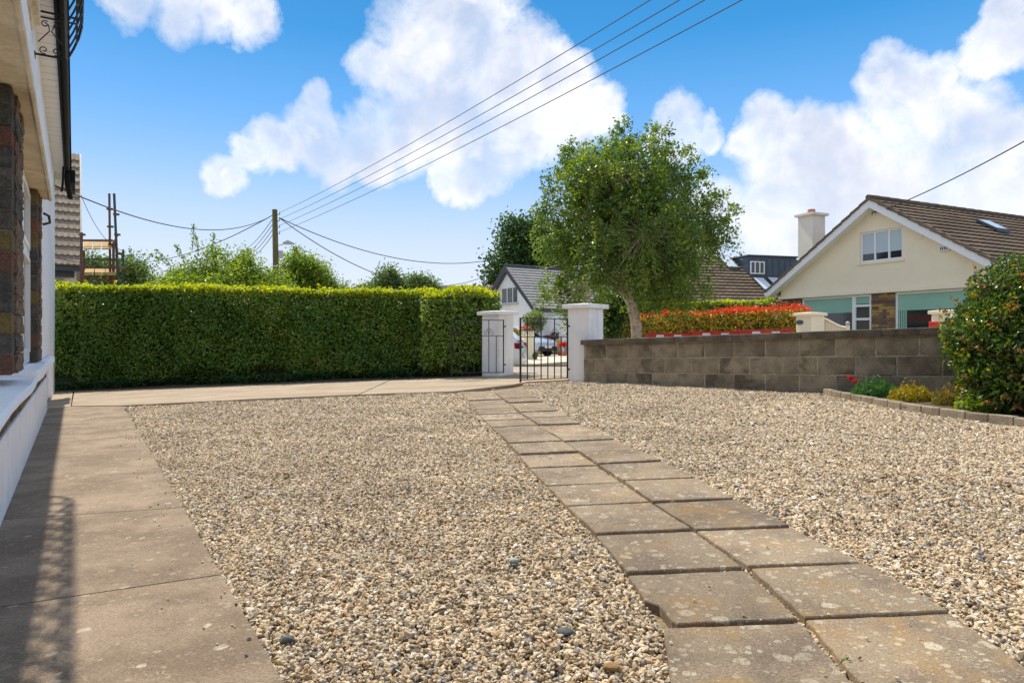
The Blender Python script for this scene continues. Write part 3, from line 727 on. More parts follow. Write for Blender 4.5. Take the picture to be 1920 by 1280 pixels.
# looser hedge end by the pier
he = thing('hedge', 'looser ivy leaved hedge end beside the white pier and the folded gate', 'hedge', (-1.0, 13.2, gz(-1.0, 13.2)))
hl2 = [(-1.75, 13.42), (-1.15, 13.2), (-.52, 13.16), (-.2, 13.5)]
hz1b = lambda x, y: 1.80 + .06*math.sin(x*5) + .10*max(0, (x+.8))
m = MB()
for (a, b) in zip(hl2, hl2[1:]):
    d = Vector((b[0]-a[0], b[1]-a[1])); f = Fr((a[0], a[1], 0), d); m.box(f, .05, d.length-.05, .13, .7, gz(*a)-.2, 1.78)
m.obj('dark_core', m_core, he)
C, TP = hedge_shell(hl2, lambda x, y: gz(x, y)+.02, hz1b, .7, 1500, .06, 12, .07)
V, F, tt = leaves(C+rng.normal(0, .03, C.shape), .066, np.clip(rng.normal(.55, .25, len(C)), 0, 1), seed=7, aspect=.65, face=(-.1, -.75, .65)); npmesh('foliage', V, F, lm_hedge, tt, he)
sel = rng.random(len(C)) < .035
TQ = np.concatenate([TP[:1600]+[0, 0, .02], C[C[:, 2] > 1.72]+[0, 0, .04], C[sel]+[0, -.05, 0]])
V, F, tt = leaves(TQ, .066, rng.random(len(TQ)), seed=8, aspect=.6, up=.5); npmesh('new_growth', V, F, lm_tip, tt, he)

def tree(name, label, cat, base, trunk, blobs, nclus, nleaf, size, mat, bark, seed, trunk_r=.1, spread=.16, droop=.25, group=None, limbs=None, cl_aspect=(1, 1, 1), shell=.55, flat=0., aspect=.55, strand=0.):
    """trunk: list of points; blobs: (x,y,z,rx,ry,rz) crown volumes; clusters of leaves at the ends of twigs"""
    r = np.random.default_rng(seed); t = thing(name, label, cat, base, group)
    tops = [Vector(p) for p in trunk]
    n = len(trunk)
    MB().tube(trunk, [trunk_r*(1-.55*k/(n-1)) for k in range(n)], 9).obj('trunk', bark, t, smooth=True)
    vol = np.array([b[3]*b[4]*b[5] for b in blobs])**.8; vol = vol/vol.sum()
    cl = []; who = []
    for k in range(nclus):
        bi = r.choice(len(blobs), p=vol); b = blobs[bi]; d = r.normal(size=3); d /= np.linalg.norm(d); rad = r.random()**shell
        cl.append([b[0]+d[0]*b[3]*rad, b[1]+d[1]*b[4]*rad, b[2]+d[2]*b[5]*rad]); who.append(bi)
    cl = np.array(cl)
    tw = MB(); lb = MB()
    start = [tops[-1], tops[-2] if n > 2 else tops[-1], tops[max(0, n//2)]]
    bc = []
    for bi, b in enumerate(blobs):
        s0 = start[bi % len(start)] if limbs is None else Vector(limbs[bi])
        e = Vector(b[:3]); mid = s0.lerp(e, .5) + Vector(r.normal(0, .08, 3)) + Vector((0, 0, .12*(e-s0).length*.5))
        pts = [s0, s0.lerp(mid, .5)+Vector(r.normal(0, .03, 3)), mid, mid.lerp(e, .6), e + (e-mid).normalized()*b[5]*.35]
        lb.tube(pts, [trunk_r*.5, trunk_r*.40, trunk_r*.28, trunk_r*.18, trunk_r*.06], 6); bc.append(pts)
    lb.obj('limbs', bark, t, smooth=True)
    for k in range(nclus):
        if k % 2: continue
        pts = bc[who[k]]; c = Vector(cl[k]); s0 = pts[2].lerp(pts[4], r.random()); mid = s0.lerp(c, .55)+Vector((0, 0, .05))
        tw.tube([s0, mid, c], [trunk_r*.09, trunk_r*.06, trunk_r*.03], 3, False)
    stuff(tw.obj('twigs', bark, t))
    C = np.repeat(cl, nleaf, 0) + r.normal(size=(nclus*nleaf, 3))*spread*np.array(cl_aspect)
    C[:, 2] -= np.abs(r.normal(size=len(C)))*spread*droop
    if strand:
        out = cl-np.array([[blobs[w][0], blobs[w][1], blobs[w][2]] for w in who]); out /= np.linalg.norm(out, axis=1, keepdims=True)+1e-6
        Ls = strand*r.uniform(.5, 1.5, nclus); tt_ = r.random((nclus, nleaf))
        lift = np.clip(out[:, 2], 0, 1)[:, None]
        C = cl[:, None, :] + out[:, None, :]*(Ls[:, None]*tt_*.55)[..., None]
        C[..., 2] += Ls[:, None]*(tt_*.35*lift - tt_**2*.8*(1-lift*.7))
        C = (C + r.normal(size=C.shape)*(spread*(.45+.55*r.random((nclus, 1, 1))))).reshape(-1, 3)
    tn = np.repeat(np.clip(r.normal(.5, .18, nclus), 0, 1), nleaf); tn = np.clip(tn + r.normal(0, .16, len(tn)), 0, 1)
    V, F, tt = leaves(C, size, tn, seed=seed+1, droop=.3, flat=flat, aspect=aspect); npmesh('crown', V, F, mat, tt, t)
    return t
def blobpx(lst, Y, dy=1.0):
    """crown volumes from (px, py, half width, half height, depth offset) at distance Y"""
    out = []
    for (x, y, a, b, o) in lst:
        p = P(x, y, Y+o); out.append((p.x, p.y, p.z, a/1280*Y, a/1280*Y*dy, b/1280*Y))
    return out

# birch on the verge behind the wall
by = 13.6
tr = [P(1193, 750, by), P(1192, 632, by), P(1189, 600, by), P(1179, 565, by), P(1163, 540, by), P(1152, 505, by), P(1148, 470, by)]
bl = blobpx([(1172, 262, 30, 30, 0), (1236, 268, 26, 28, .2), (1140, 300, 45, 36, .2), (1205, 305, 45, 38, -.2), (1265, 310, 36, 34, 0), (1085, 290, 30, 26, 0), (1062, 335, 34, 36, 0),
             (1120, 350, 50, 42, -.5), (1185, 370, 55, 45, .5), (1250, 365, 50, 42, -.3), (1305, 350, 34, 36, .2), (1048, 392, 36, 34, .2), (1105, 415, 50, 40, .4), (1170, 430, 60, 44, -.6), (1240, 430, 55, 44, .3),
             (1300, 415, 48, 42, -.2), (1345, 395, 34, 28, .2), (1375, 405, 20, 18, 0), (1050, 455, 38, 34, -.2), (1100, 480, 48, 38, -.4), (1180, 488, 55, 34, .8), (1245, 490, 55, 40, -.5), (1305, 475, 42, 36, .3),
             (1340, 440, 26, 28, 0), (1062, 515, 36, 32, .2), (1100, 548, 40, 26, .9), (1240, 548, 56, 28, .3), (1285, 535, 44, 32, -.3), (1025, 425, 20, 26, 0), (1048, 556, 34, 28, 0), (1088, 584, 30, 16, .3), (1035, 500, 22, 34, .2), (1160, 330, 90, 60, -.7), (1200, 450, 110, 80, -.9), (1150, 400, 90, 80, .8), (1205, 555, 36, 20, 1.0)], by, .85)
t = tree('birch_tree', 'leaning pale barked birch tree standing behind the block wall', 'tree', tuple(P(1193, 750, by)[:2])+(gz(2.5, 13.6),), tr, bl, 2300, 38, .066, lm_birch, m_bark, 21, .095, .075, .55, shell=.38, strand=.34, limbs=[tuple(P(1165 + 6*(k % 3), 545-22*(k % 4), by)) for k in range(len(bl))])
tr2 = [P(1199, 640, by-.05), P(1197, 612, by-.10), P(1191, 585, by-.12), P(1183, 552, by-.10), P(1187, 510, by-.15), P(1196, 460, by-.2), P(1215, 420, by-.2)]
MB().tube(tr2, [.055, .065, .062, .052, .04, .032, .02], 8).obj('limb', m_bark, t, smooth=True)
MB().tube([P(1160, 535, by), P(1146, 508, by-.3), P(1133, 470, by-.5), P(1128, 430, by-.55)], [.055, .042, .03, .02], 6).obj('limb', m_bark, t, smooth=True)

# tree and shrub backdrop (each its own thing)
tree('oak_tree', 'tall dark green broadleaf tree behind the grey roofed house', 'tree', (.2, 58, 0), [(.8, 58, 0), (.8, 58, 4), (.9, 58, 7)],
     blobpx([(975, 470, 50, 42, 0), (1000, 440, 45, 32, 0), (940, 505, 32, 25, 0), (1030, 480, 50, 45, 0), (965, 430, 25, 18, 0), (925, 520, 18, 14, 0)], 58), 300, 60, .30, lm_dark, m_barkd, 31, .35, .5, .2, shell=.4)
tree('fruit_tree', 'bushy fruit tree with long upright shoots behind the hedge', 'tree', (-9.5, 21, -.2), [(-8.9, 21, 0), (-8.8, 21, .9), (-8.7, 21, 1.4)],
     blobpx([(400, 525, 70, 40, 0), (350, 530, 50, 26, 0), (455, 515, 60, 38, 0), (400, 480, 26, 22, 0), (450, 492, 26, 20, 0), (340, 505, 22, 16, 0), (505, 532, 50, 24, .3), (400, 540, 110, 22, -.3)], 21), 420, 60, .085, lm_fruit, m_barkd, 41, .12, .15, .2)
t = thing('fruit_tree', 'leafy fruit tree reaching up around the foot of the utility pole', 'tree', (-7, 22, -.1))
bpy.data.objects.remove(t)
tree('fruit_tree', 'leafy fruit tree rising just right of the utility pole', 'tree', (-10.2, 34, -.1), [(-10.3, 34, 0), (-10.3, 34, 1.4), (-10.2, 34, 2.4)],
     blobpx([(555, 505, 34, 32, 0), (590, 518, 34, 30, 0), (540, 535, 55, 22, 0), (622, 534, 22, 16, 0), (553, 480, 10, 15, 0), (584, 488, 10, 17, 0), (500, 535, 40, 20, .3)], 34), 300, 60, .125, lm_fruit, m_barkd, 43, .14, .22, .2)
shoots = [((360, 470), (363, 422)), ((395, 470), (402, 437)), ((322, 500), (292, 468)), ((345, 490), (330, 458)), ((430, 500), (455, 470)), ((470, 500), (466, 466)), ((560, 480), (552, 462)), ((372, 480), (366, 440)), ((318, 498), (280, 476))]
for i, (a, b) in enumerate(shoots[:9]):
    A, B = P(*a, 21), P(*b, 21)
sh = [o for o in COL.objects if o.name.startswith('fruit_tree')][0]
CC = []; m = MB()
for (a, b) in shoots:
    A, B = P(*a, 21), P(*b, 21); MB().tube([A, A.lerp(B, .5)+Vector((.02, 0, .03)), B], [.012, .008, .004], 4).obj('shoot', m_barkd, sh)
    for k in range(60): t_ = random.random()**.7*1.0; CC.append(A.lerp(B, t_) + Vector([random.gauss(0, .05*(1.2-t_*.6)) for _ in range(3)]))
V, F, tt = leaves(np.array([list(c) for c in CC]), .085, rng.random(len(CC)), seed=9); npmesh('shoot_leaves', V, F, lm_fruit, tt, sh)
tree('garden_tree', 'soft green tree behind the scaffold', 'tree', (-19, 31, 0), [(-17.4, 31, 0), (-17.4, 31, 2), (-17.3, 31, 3)],
     blobpx([(190, 495, 24, 20, 0), (250, 510, 34, 28, 0), (245, 488, 16, 12, 0), (280, 530, 24, 20, 0), (210, 525, 36, 24, 0), (165, 510, 20, 30, 0)], 31), 220, 44, .12, lm_far, m_barkd, 51, .2, .24, .2)
tree('conifer_tree', 'blue green drooping tree above the middle of the hedge', 'tree', (-7.8, 44, 0), [(-7.8, 44, 0), (-7.7, 44, 2.4), (-7.7, 44, 4)],
     blobpx([(728, 525, 22, 24, 0), (755, 538, 22, 18, 0), (700, 545, 26, 14, 0), (735, 512, 9, 14, 0)], 44), 200, 44, .16, lm_far, m_barkd, 53, .2, .24, .7)
tree('garden_tree', 'round green tree left of the flat brown roof', 'tree', (-5.8, 40, 0), [(-5.4, 40, 0), (-5.4, 40, 2), (-5.4, 40, 3)],
     blobpx([(795, 535, 22, 16, 0), (778, 528, 10, 10, 0), (815, 545, 14, 10, 0)], 40), 110, 40, .14, lm_far, m_barkd, 55, .15, .2, .2)
tree('garden_tree', 'low grey green tree beside the blue green drooping one', 'tree', (-9.6, 40, 0), [(-8.9, 40, 0), (-8.9, 40, 2), (-8.9, 40, 2.6)],
     blobpx([(672, 552, 14, 12, 0), (688, 548, 14, 10, 0), (645, 548, 12, 12, 0)], 40), 80, 40, .14, lm_far, m_barkd, 57, .15, .2, .2)

# ---------------------------------------------------------------- planting bed on the right
struct(sheet('soil', [(3.64, 7.86), (3.70, 6.45), (4.02, 5.30), (4.6, 4.2), (7.5, 3.6), (4.66, 7.0), (3.72, 8.08)], .03, m_soil, .3))
be = thing('bed_edging', 'row of low cast edging stones bordering the planting bed', 'edging', (3.8, 6.6, g(3.8, 6.6)))
EL = [(3.62, 7.95), (3.65, 7.2), (3.70, 6.45), (3.83, 5.85), (4.0, 5.31), (4.4, 4.4), (4.8, 3.6)]
pts = []
for a, b in zip(EL, EL[1:]):
    n = max(1, round(math.hypot(b[0]-a[0], b[1]-a[1])/.05))
    pts += [(a[0]+(b[0]-a[0])*k/n, a[1]+(b[1]-a[1])*k/n) for k in range(n)]
i = 0
while i+5 < len(pts):
    k = random.choice([4, 4, 5]); a, b = pts[i], pts[min(i+k, len(pts)-1)]; d = Vector((b[0]-a[0], b[1]-a[1])); f = Fr((a[0], a[1], gz(*a)), d)
    MB().box(f, .003, d.length-.002, -.001*random.random(), .075, -.06, .058+random.uniform(-.003, .004)).obj('edging_stone', m_edge, be, bevel=.007, jitter=.002); i += k

def clump(name, label, cat, cx, cy, r, h, n, size, mat, seed, up=2., aspect=.2, flower=None, sq=.8):
    q = np.random.default_rng(seed); t = thing(name, label, cat, (cx, cy, gz(cx, cy)))
    a = q.uniform(0, 6.28, n); rad = q.random(n)**.5*r; x = cx+np.cos(a)*rad; y = cy+np.sin(a)*rad*sq
    hh = h*np.sqrt(np.clip(1-(rad/r)**2, .03, 1))*(1+.35*np.sin(x*55+seed)*np.sin(y*47)+.22*q.normal(size=n)); z = np.array([gz(i, j) for i, j in zip(x, y)])+.03 + hh*q.random(n)**.6
    V, F, tt = leaves(np.column_stack([x, y, z]), size, q.random(n), droop=-up, seed=seed+1, aspect=aspect, fold=.1); npmesh('foliage', V, F, mat, tt, t)
    m = MB(); m.tube([(cx, cy, gz(cx, cy)-.02), (cx, cy, gz(cx, cy)+h*.5)], [.015, .008], 5); m.obj('stem', m_barkd, t)
    return t
t = clump('flowering_plant', 'grassy green tuft with two red flowers at the foot of the wall', 'plant', 3.90, 7.35, .24, .15, 1500, .075, lm_grn, 61, 1.5, .13)
for (px, py) in ((1594, 708), (1603, 715)):
    q = P(px, py, 7.5); MB().tube([(3.80, 7.4, gz(3.8, 7.4)+.05), (q.x-.01, q.y, q.z-.07), q], .0025, 4).obj('stem', m_green, t)
    c = np.array([[q.x+random.gauss(0, .011), q.y+random.gauss(0, .011), q.z+random.gauss(0, .011)] for _ in range(26)]); V, F, tt = leaves(c, .03, rng.random(26), seed=4, aspect=.8); npmesh('flower', V, F, lm_redf, tt, t)
for k in range(14):
    a = (3.85+random.random()*.25, 7.45); b = Vector((a[0]+random.uniform(-.08, .08), a[1]+.03, gz(*a)+random.uniform(.2, .3))); MB().tube([(a[0], a[1], gz(*a)+.08), b], .0015, 3).obj('stem', m_brown if False else m_barkd, t)
clump('heather', 'bright yellow heather mound between the green tuft and brown heather', 'plant', 4.02, 6.88, .22, .13, 2600, .035, lm_yel, 63, 1.5, .3)
clump('heather', 'brownish straggly heather left of the big glossy bush', 'plant', 4.20, 6.48, .20, .15, 1700, .035, lm_brn, 65, 1.2, .3)
clump('low_shrub', 'small yellow green shrub under the big glossy bush', 'plant', 4.13, 5.98, .24, .17, 2400, .032, lm_fruit, 67, .6, .5)

bY = 6.1
bush = thing('bush', 'big glossy dark green bush with bronze shoots overhanging the bed', 'bush', (4.75, bY, gz(4.75, bY)))
bb = [(4.66, 6.15, 1.27, .48, .5, .42), (4.42, 6.0, .85, .46, .5, .44), (4.42, 5.95, .55, .44, .46, .34), (4.95, 5.9, 1.14, .7, .6, .68), (5.0, 5.6, .6, .8, .6, .5), (4.62, 6.0, 1.0, .5, .5, .45), (5.3, 5.9, 1.15, .6, .6, .6), (4.35, 6.15, .95, .40, .42, .38)]
CC = []; r = np.random.default_rng(70)
for b in bb:
    n = int(15500*b[3]*b[5]*2); d = r.normal(size=(n, 3)); d /= np.linalg.norm(d, axis=1, keepdims=True); rad = (.80+.26*r.random(n))[:, None]
    rad *= (1+.10*np.sin(d[:, :1]*7+b[0]*9)*np.sin(d[:, 2:]*9+b[1]*5))
    CC.append(np.array(b[:3])+d*rad*np.array(b[3:]))
CC = np.concatenate(CC); inside = np.zeros(len(CC), bool)
for b in bb: inside |= (((CC-np.array(b[:3]))/np.array(b[3:]))**2).sum(1) < .52
CC = CC[~inside]; CC = CC[CC[:, 2] > gz(4.5, 6)+.03]
V, F, tt = leaves(CC, .044, np.clip(r.normal(.42, .26, len(CC)), 0, 1), seed=71, aspect=.52, fold=.5); npmesh('foliage', V, F, lm_bush, tt, bush)
m = MB()
for b in bb:
    bm = bmesh.new(); bmesh.ops.create_icosphere(bm, subdivisions=2, radius=1)
    for v in bm.verts: v.co = Vector((b[0]+v.co.x*b[3]*.72, b[1]+v.co.y*b[4]*.72, b[2]+v.co.z*b[5]*.72))
    bm.verts.index_update(); m.add([v.co for v in bm.verts], [tuple(v.index for v in f.verts) for f in bm.faces]); bm.free()
m.obj('dark_core', m_core, bush)
SC = []; m = MB()
for k in range(240):
    c = CC[r.integers(len(CC))]; bc_ = np.array([4.75, 6.0, .8]); d = (c-bc_); d /= np.linalg.norm(d); d += np.array([-.1, -.1, .45]); d /= np.linalg.norm(d)
    L = r.uniform(.06, .17); A = Vector(c); B = Vector(c+d*L); m.tube([A, B], [.003, .0015], 3, False)
    for j in range(9): SC.append(A.lerp(B, j/8)+Vector(r.normal(0, .014, 3)))
stuff(m.obj('shoots', m_barkd, bush))
V, F, tt = leaves(np.array([list(c) for c in SC]), .045, r.random(len(SC)), seed=72, aspect=.4, droop=-.5); npmesh('shoot_leaves', V, F, lm_bronze, tt, bush)

# ---------------------------------------------------------------- photinia hedge, green hedge, dark shrubs across the road
ph = thing('hedge', 'low photinia hedge topped with bright red new leaves across the road', 'hedge', (5.3, 18.6, .1))
pl = [(2.75, 21.05), (5.4, 18.5), (7.15, 16.75)]
pz1 = lambda x, y: 1.60 + .03*math.sin(x*3) + (.06 if x > 4.5 else 0)
m = MB()
for (a, b) in zip(pl, pl[1:]):
    d = Vector((b[0]-a[0], b[1]-a[1])); f = Fr((a[0], a[1], 0), d); m.box(f, 0, d.length, .12, .6, 0, 1.45)
m.obj('dark_core', m_core, ph)
C, TP = hedge_shell(pl, lambda x, y: .3, pz1, .7, 800, .08, 14, .06)
V, F, tt = leaves(C, .085, np.clip(rng.normal(.5, .25, len(C)), 0, 1), seed=15, aspect=.45); npmesh('foliage', V, F, lm_pho, tt, ph)
TQ = np.concatenate([TP, TP+rng.normal(0, .03, TP.shape)+[0, 0, .03], C[(C[:, 2] > 1.53)]+[0, 0, .05]]); TQ = TQ[rng.random(len(TQ)) < .62]; V, F, tt = leaves(TQ, .075, rng.random(len(TQ)), seed=16, aspect=.4, droop=-.8); npmesh('red_tips', V, F, lm_phot, tt, ph)
gh = thing('hedge', 'bright topped green hedge behind the red photinia hedge', 'hedge', (6.2, 24, .1))
pl = [(3.6, 24.3), (9.0, 23.1)]
f = Fr((3.6, 24.3, 0), (5.4, -1.2)); MB().box(f, 0, 5.4, .12, 1, 0, 2.12).obj('dark_core', m_core, gh)
C, TP = hedge_shell(pl, lambda x, y: .6, lambda x, y: 2.2, 1.1, 500, .1, 17, .06)
V, F, tt = leaves(C, .10, np.clip(rng.normal(.4, .25, len(C)), 0, 1), seed=18); npmesh('foliage', V, F, lm_hedge, tt, gh)
E_ = C[C[:, 2] > 2.02]; TQ = np.concatenate([TP, E_+[0, 0, .04]]); V, F, tt = leaves(TQ, .10, rng.random(len(TQ)), seed=19, up=.6, droop=-.4); npmesh('new_growth', V, F, lm_tip, tt, gh)
tree('shrub', 'dark green shrub between the white pier and the birch trunk', 'shrub', (2.4, 16, 0), [(2.5, 16, 0), (2.5, 16, .5), (2.5, 16, .9)],
     blobpx([(1145, 600, 26, 40, 0), (1160, 570, 30, 25, 0), (1130, 580, 20, 25, 0)], 16), 160, 50, .07, lm_dark, m_barkd, 81, .06, .13)
def sub(x, y): return x

# ---------------------------------------------------------------- tiled roofs
def roof_courses(o, along, up, ncol, nrow, gauge, tilew=.3, lip=.035, wave=.02, per=4):
    """stepped rows of profiled tiles; o lower corner, along and up unit vectors"""
    along = Vector(along).normalized(); up = Vector(up).normalized(); nrm = along.cross(up).normalized()
    if nrm.z < 0: nrm = -nrm
    m = MB(); n = ncol*per
    for r_ in range(nrow):
        base = len(m.v)
        for j, (s, h) in enumerate(((0, 0.), (0, lip), (gauge*1.02, .004))):
            for i in range(n+1):
                w = wave*(.5+.5*math.cos(2*math.pi*i/per))*(1 if j else .0) if wave else 0
                m.v.append(tuple(Vector(o) + along*(i*tilew/per) + up*(r_*gauge+s) + nrm*(h+w)))
        for j in range(2):
            for i in range(n): a = base+j*(n+1)+i; m.f.append((a, a+1, a+n+2, a+n+1))
    return m

def window(fr, t, x0, x1, z0, z1, y, panes, mframe, mglass, fw=.05, depth=.06, sill=None, blind=None, sub_=True):
    """framed window on a wall plane; panes = fractions of mullions; built facing -y"""
    m = MB(); xs_ = [x0] + [x0+(x1-x0)*p for p in panes] + [x1]
    m.box(fr, x0, x1, y, y+depth, z1-fw, z1); m.box(fr, x0, x1, y, y+depth, z0, z0+fw)
    for k, x in enumerate(xs_):
        a = x if k == 0 else (x-fw if k == len(xs_)-1 else x-fw/2); m.box(fr, a, a+fw, y-.002, y+depth, z0+fw, z1-fw)
    w = m.obj('window', mframe, t)
    for a, b in zip(xs_, xs_[1:]):
        MB().box(fr, a+fw*.4, b-fw*.4, y+.035, y+.045, z0+fw*.4, z1-fw*.4).obj('pane', mglass, w)
        if blind:
            bm_, fz = blind; MB().box(fr, a+fw*.4, b-fw*.4, y+.028, y+.034, z0+(z1-z0)*fz, z1-fw*.4).obj('blind', bm_, w)
    if sill: MB().box(fr, x0-.06, x1+.06, y-.09, y+.02, z0-.07, z0-.002).obj('sill', sill, w)
    return w

# cream gabled house across the road
gd = Vector((.44, -.898)); apex = Vector((10.63, 19.93, 0))
RH = Fr((apex.x, apex.y, 0), gd)
house_r = thing('house', 'cream gabled house with brown tiled roof and green blinds', 'house', (apex.x, apex.y, .15))
def rh(px, py):
    u = (px-960)/1280; s = (apex.y*u-apex.x)/(gd.x-gd.y*u); Y = apex.y+s*gd.y; return s, EYE+(634-py)/1280*Y
zs = rh(1600, 547)[1]; zap = rh(1643, 374)[1]
EH = 3.83; zeave = rh(1450, 546)[1]; slope = (zap-zeave)/EH
HW = 3.5
zstr = 2.36
# gable wall above the string band, pierced for the window
x0, z1 = rh(1612, 432); x1 = rh(1692, 430)[0]; z0 = rh(1650, 489)[1]; z1 = rh(1650, 431)[1]
def gline(x): return zap-.12-slope*abs(x)
poly_l = [(-HW, zstr), (x0, zstr), (x0, gline(x0)), (0, gline(0)) if x0 > 0 else None]
m = MB()
def wallpoly(pts): m.prism([RH(x, 0, z) for x, z in pts], RH.ay*.28)
wallpoly([(-HW, zstr), (x0, zstr), (x0, gline(x0)), (-HW, gline(-HW))])
if x0 < 0 < x1: wallpoly([(x0, z1), (x1, z1), (x1, gline(x1)), (0, gline(0)), (x0, gline(x0))])
else: wallpoly([(x0, z1), (x1, z1), (x1, gline(x1)), (x0, gline(x0))])
wallpoly([(x0, zstr), (x1, zstr), (x1, z0), (x0, z0)]); wallpoly([(x1, zstr), (HW, zstr), (HW, gline(HW)), (x1, gline(x1))])
m.obj('wall', m_creamw, house_r)
MB().box(RH, -HW-.05, HW+.05, -.07, .3, zstr-.09, zstr+.0).obj('string_band', m_creamw, house_r)
m = MB(); m.box(RH, -HW, HW, .5, .7, -.3, zstr-.1); m.box(RH, -HW, -HW+.25, .3, 8, -.3, zeave+.1); m.box(RH, HW-.25, HW, .3, 8, -.3, zeave+.1); m.obj('wall', m_creamw, house_r)['label'] = 'recessed ground floor wall'
bw = window(RH, house_r, x0, x1, z0, z1, .05, [.345, .675], m_pvc, m_glass, .055, .07, m_creamw, (m_blindw, .28))
# bargeboards, verge tiles, soffit
for sg in (-1, 1):
    a = Vector((0, zap)); b = Vector((sg*EH, zeave)); m = MB()
    m.prism([RH(0, -.32, zap-.02), RH(sg*EH, -.32, zeave-.02), RH(sg*EH, -.32, zeave-.24), RH(0, -.32, zap-.26)], RH.ay*.03); m.obj('bargeboard', m_pvc, house_r)
    m = MB(); m.prism([RH(0, -.29, zap-.22), RH(sg*EH, -.29, zeave-.20), RH(sg*EH, -.29, zeave-.215), RH(0, -.29, zap-.235)], RH.ay*.29); m.obj('soffit', m_pvc, house_r)
    m = MB(); n = 13
    for k in range(n):
        p = k/n; q = (k+1)/n; ux = sg*EH*1.02
        A = RH(ux*p, -.36, zap-(zap-zeave)*1.02*p+.03); B = RH(ux*q, -.36, zap-(zap-zeave)*1.02*q+.055)
        mm = MB(); mm.prism([A, B, B-Vector((0, 0, .07)), A-Vector((0, 0, .07))], RH.ay*.22); mm.obj('verge_tile', m_tileB, house_r)
    e = RH(sg*EH*1.01, -.30, zeave-.02); upv = (RH(0, -.3, zap)-RH(sg*EH, -.3, zeave)).normalized()
    gauge = (RH(0, 0, zap)-RH(sg*EH, 0, zeave)).length/16
    al = RH.ay if sg > 0 else RH.ay
    stuff(roof_courses(RH(sg*EH, -.30, zeave), al, upv, 36, 16, gauge, .33, .045, .012).obj('roof_tiles', m_tileB, house_r))
    # roof deck under the tiles
    m = MB(); m.prism([RH(sg*EH, -.3, zeave-.02), RH(0, -.3, zap-.02), RH(0, -.3, zap-.16), RH(sg*EH, -.3, zeave-.16)], RH.ay*11.8); m.obj('roof_deck', m_trim, house_r)
    MB().box(RH, sg*EH-.06, sg*EH+.06, -.34, 11.5, zeave-.17, zeave-.05).obj('gutter', m_pvc, house_r)
n = 26
for k in range(n):
    f2 = Fr(RH(0, -.36+k*.46, 0), RH.ay[:2]); m = MB(); m.tube([f2(0, 0, zap+.03), f2(.45, 0, zap+.04)], .085, 8); m.obj('ridge_tile', m_tileB, house_r)
# roof light on the right slope
def roofpt(s, back, lift=.06): p = RH(s, back, zap-slope*s); return p + Vector((0, 0, lift))
for (s0, s1, b0, b1, L_) in ((.95, 1.55, 3.2, 3.85, None),):
    q = [roofpt(s0, b0), roofpt(s1, b0), roofpt(s1, b1), roofpt(s0, b1)]; m = MB(); m.prism(q, (0, 0, .08)); rl = m.obj('roof_light', m_trim, house_r)
    ctr = sum(q, Vector())/4; m = MB(); m.prism([ctr+(p-ctr)*.82+Vector((0, 0, .085)) for p in q], (0, 0, .01)); m.obj('pane', m_glassb, rl)
# ground floor glazing
def vert(px, pyt, pyb): s, za = rh(px, pyt); return s
sL0 = rh(1470, 553)[0]; sL1 = rh(1503, 553)[0]; w1 = rh(1505, 553)[0]; w1e = rh(1599, 553)[0]; w2e = rh(1632, 553)[0]; st = rh(1677, 553)[0]; w3e = min(rh(1800, 540)[0], HW)
zb = .35; zt = zstr-.10
def stones(xa, xb, y, seed):
    r = random.Random(seed); z = zb; k = 0; h = .085
    while z < zt-.01:
        zz = min(z+h-.006, zt); x = xa; 
        cuts = [xa, xa+(xb-xa)*(.33 if k % 2 else .5), xa+(xb-xa)*(.78 if k % 2 else .66), xb] if xb-xa > .5 else [xa, xa+(xb-xa)*(.4 if k % 2 else .7), xb]
        for a, b in zip(cuts, cuts[1:]):
            MB().box(RH, a+.003, b-.003, y+r.uniform(-.008, .008), y+.1, z, zz).obj('stone', m_ochreb if r.random() < .28 else m_slateb, house_r)
        z += h; k += 1
stones(-HW+.0, w1-.06, .02, 3); stones(w2e+.01, st, .02, 4)
MB().box(RH, -HW, w3e, .11, .14, zb-.4, zt).obj('backing', m_mortar, house_r)
w = window(RH, house_r, w1-.05, w1e, zb, zt, .05, [], m_pvc, m_glass, .06, .06, None, (m_blind, .73))
w = window(RH, house_r, w1e+.003, w2e, zb, zt, .045, [], m_pvc, m_glass, .06, .065, None, (m_blind, .86))
for z in (zb+(zt-zb)*.60, zb+(zt-zb)*.81): MB().box(RH, w1e+.06, w2e-.06, .04, .1, z, z+.07).obj('transom', m_pvc, w)
w = window(RH, house_r, st+.003, HW-.1, zb, zt, .05, [], m_pvc, m_glass, .06, .06, None, (m_blind, .73))
for k in range(4): MB().box(RH, st+.08+k*.065, st+.125+k*.065, .072, .077, zb, zt-.5).obj('blind_slat', m_blind, w)
# alarm box, cable bracket, vent
s, z = rh(1772, 466); ab = MB().box(RH, s-.13, s+.13, -.07, -.002, z-.075, z+.085).obj('alarm_box', m_pvc, house_r, bevel=.01)
for dx in (-.085, -.035, .02, .07): MB().box(RH, s+dx, s+dx+.028, -.074, -.0705, z-.04, z+.045).obj('mark', m_zinc, ab)
s, z = rh(1645, 400); m = MB(); m.tube([RH(s-.13, -.06, z-.02), RH(s-.05, -.12, z+.05), RH(s+.1, -.1, z+.02)], .015, 5); m.tube([RH(s, -.01, z+.12), RH(s, -.1, z)], .012, 5); m.obj('cable_bracket', m_cable, house_r)
s, z = rh(1723, 445); MB().box(RH, s-.09, s+.09, -.015, -.001, z-.06, z+.05).obj('vent', m_creamw, house_r)
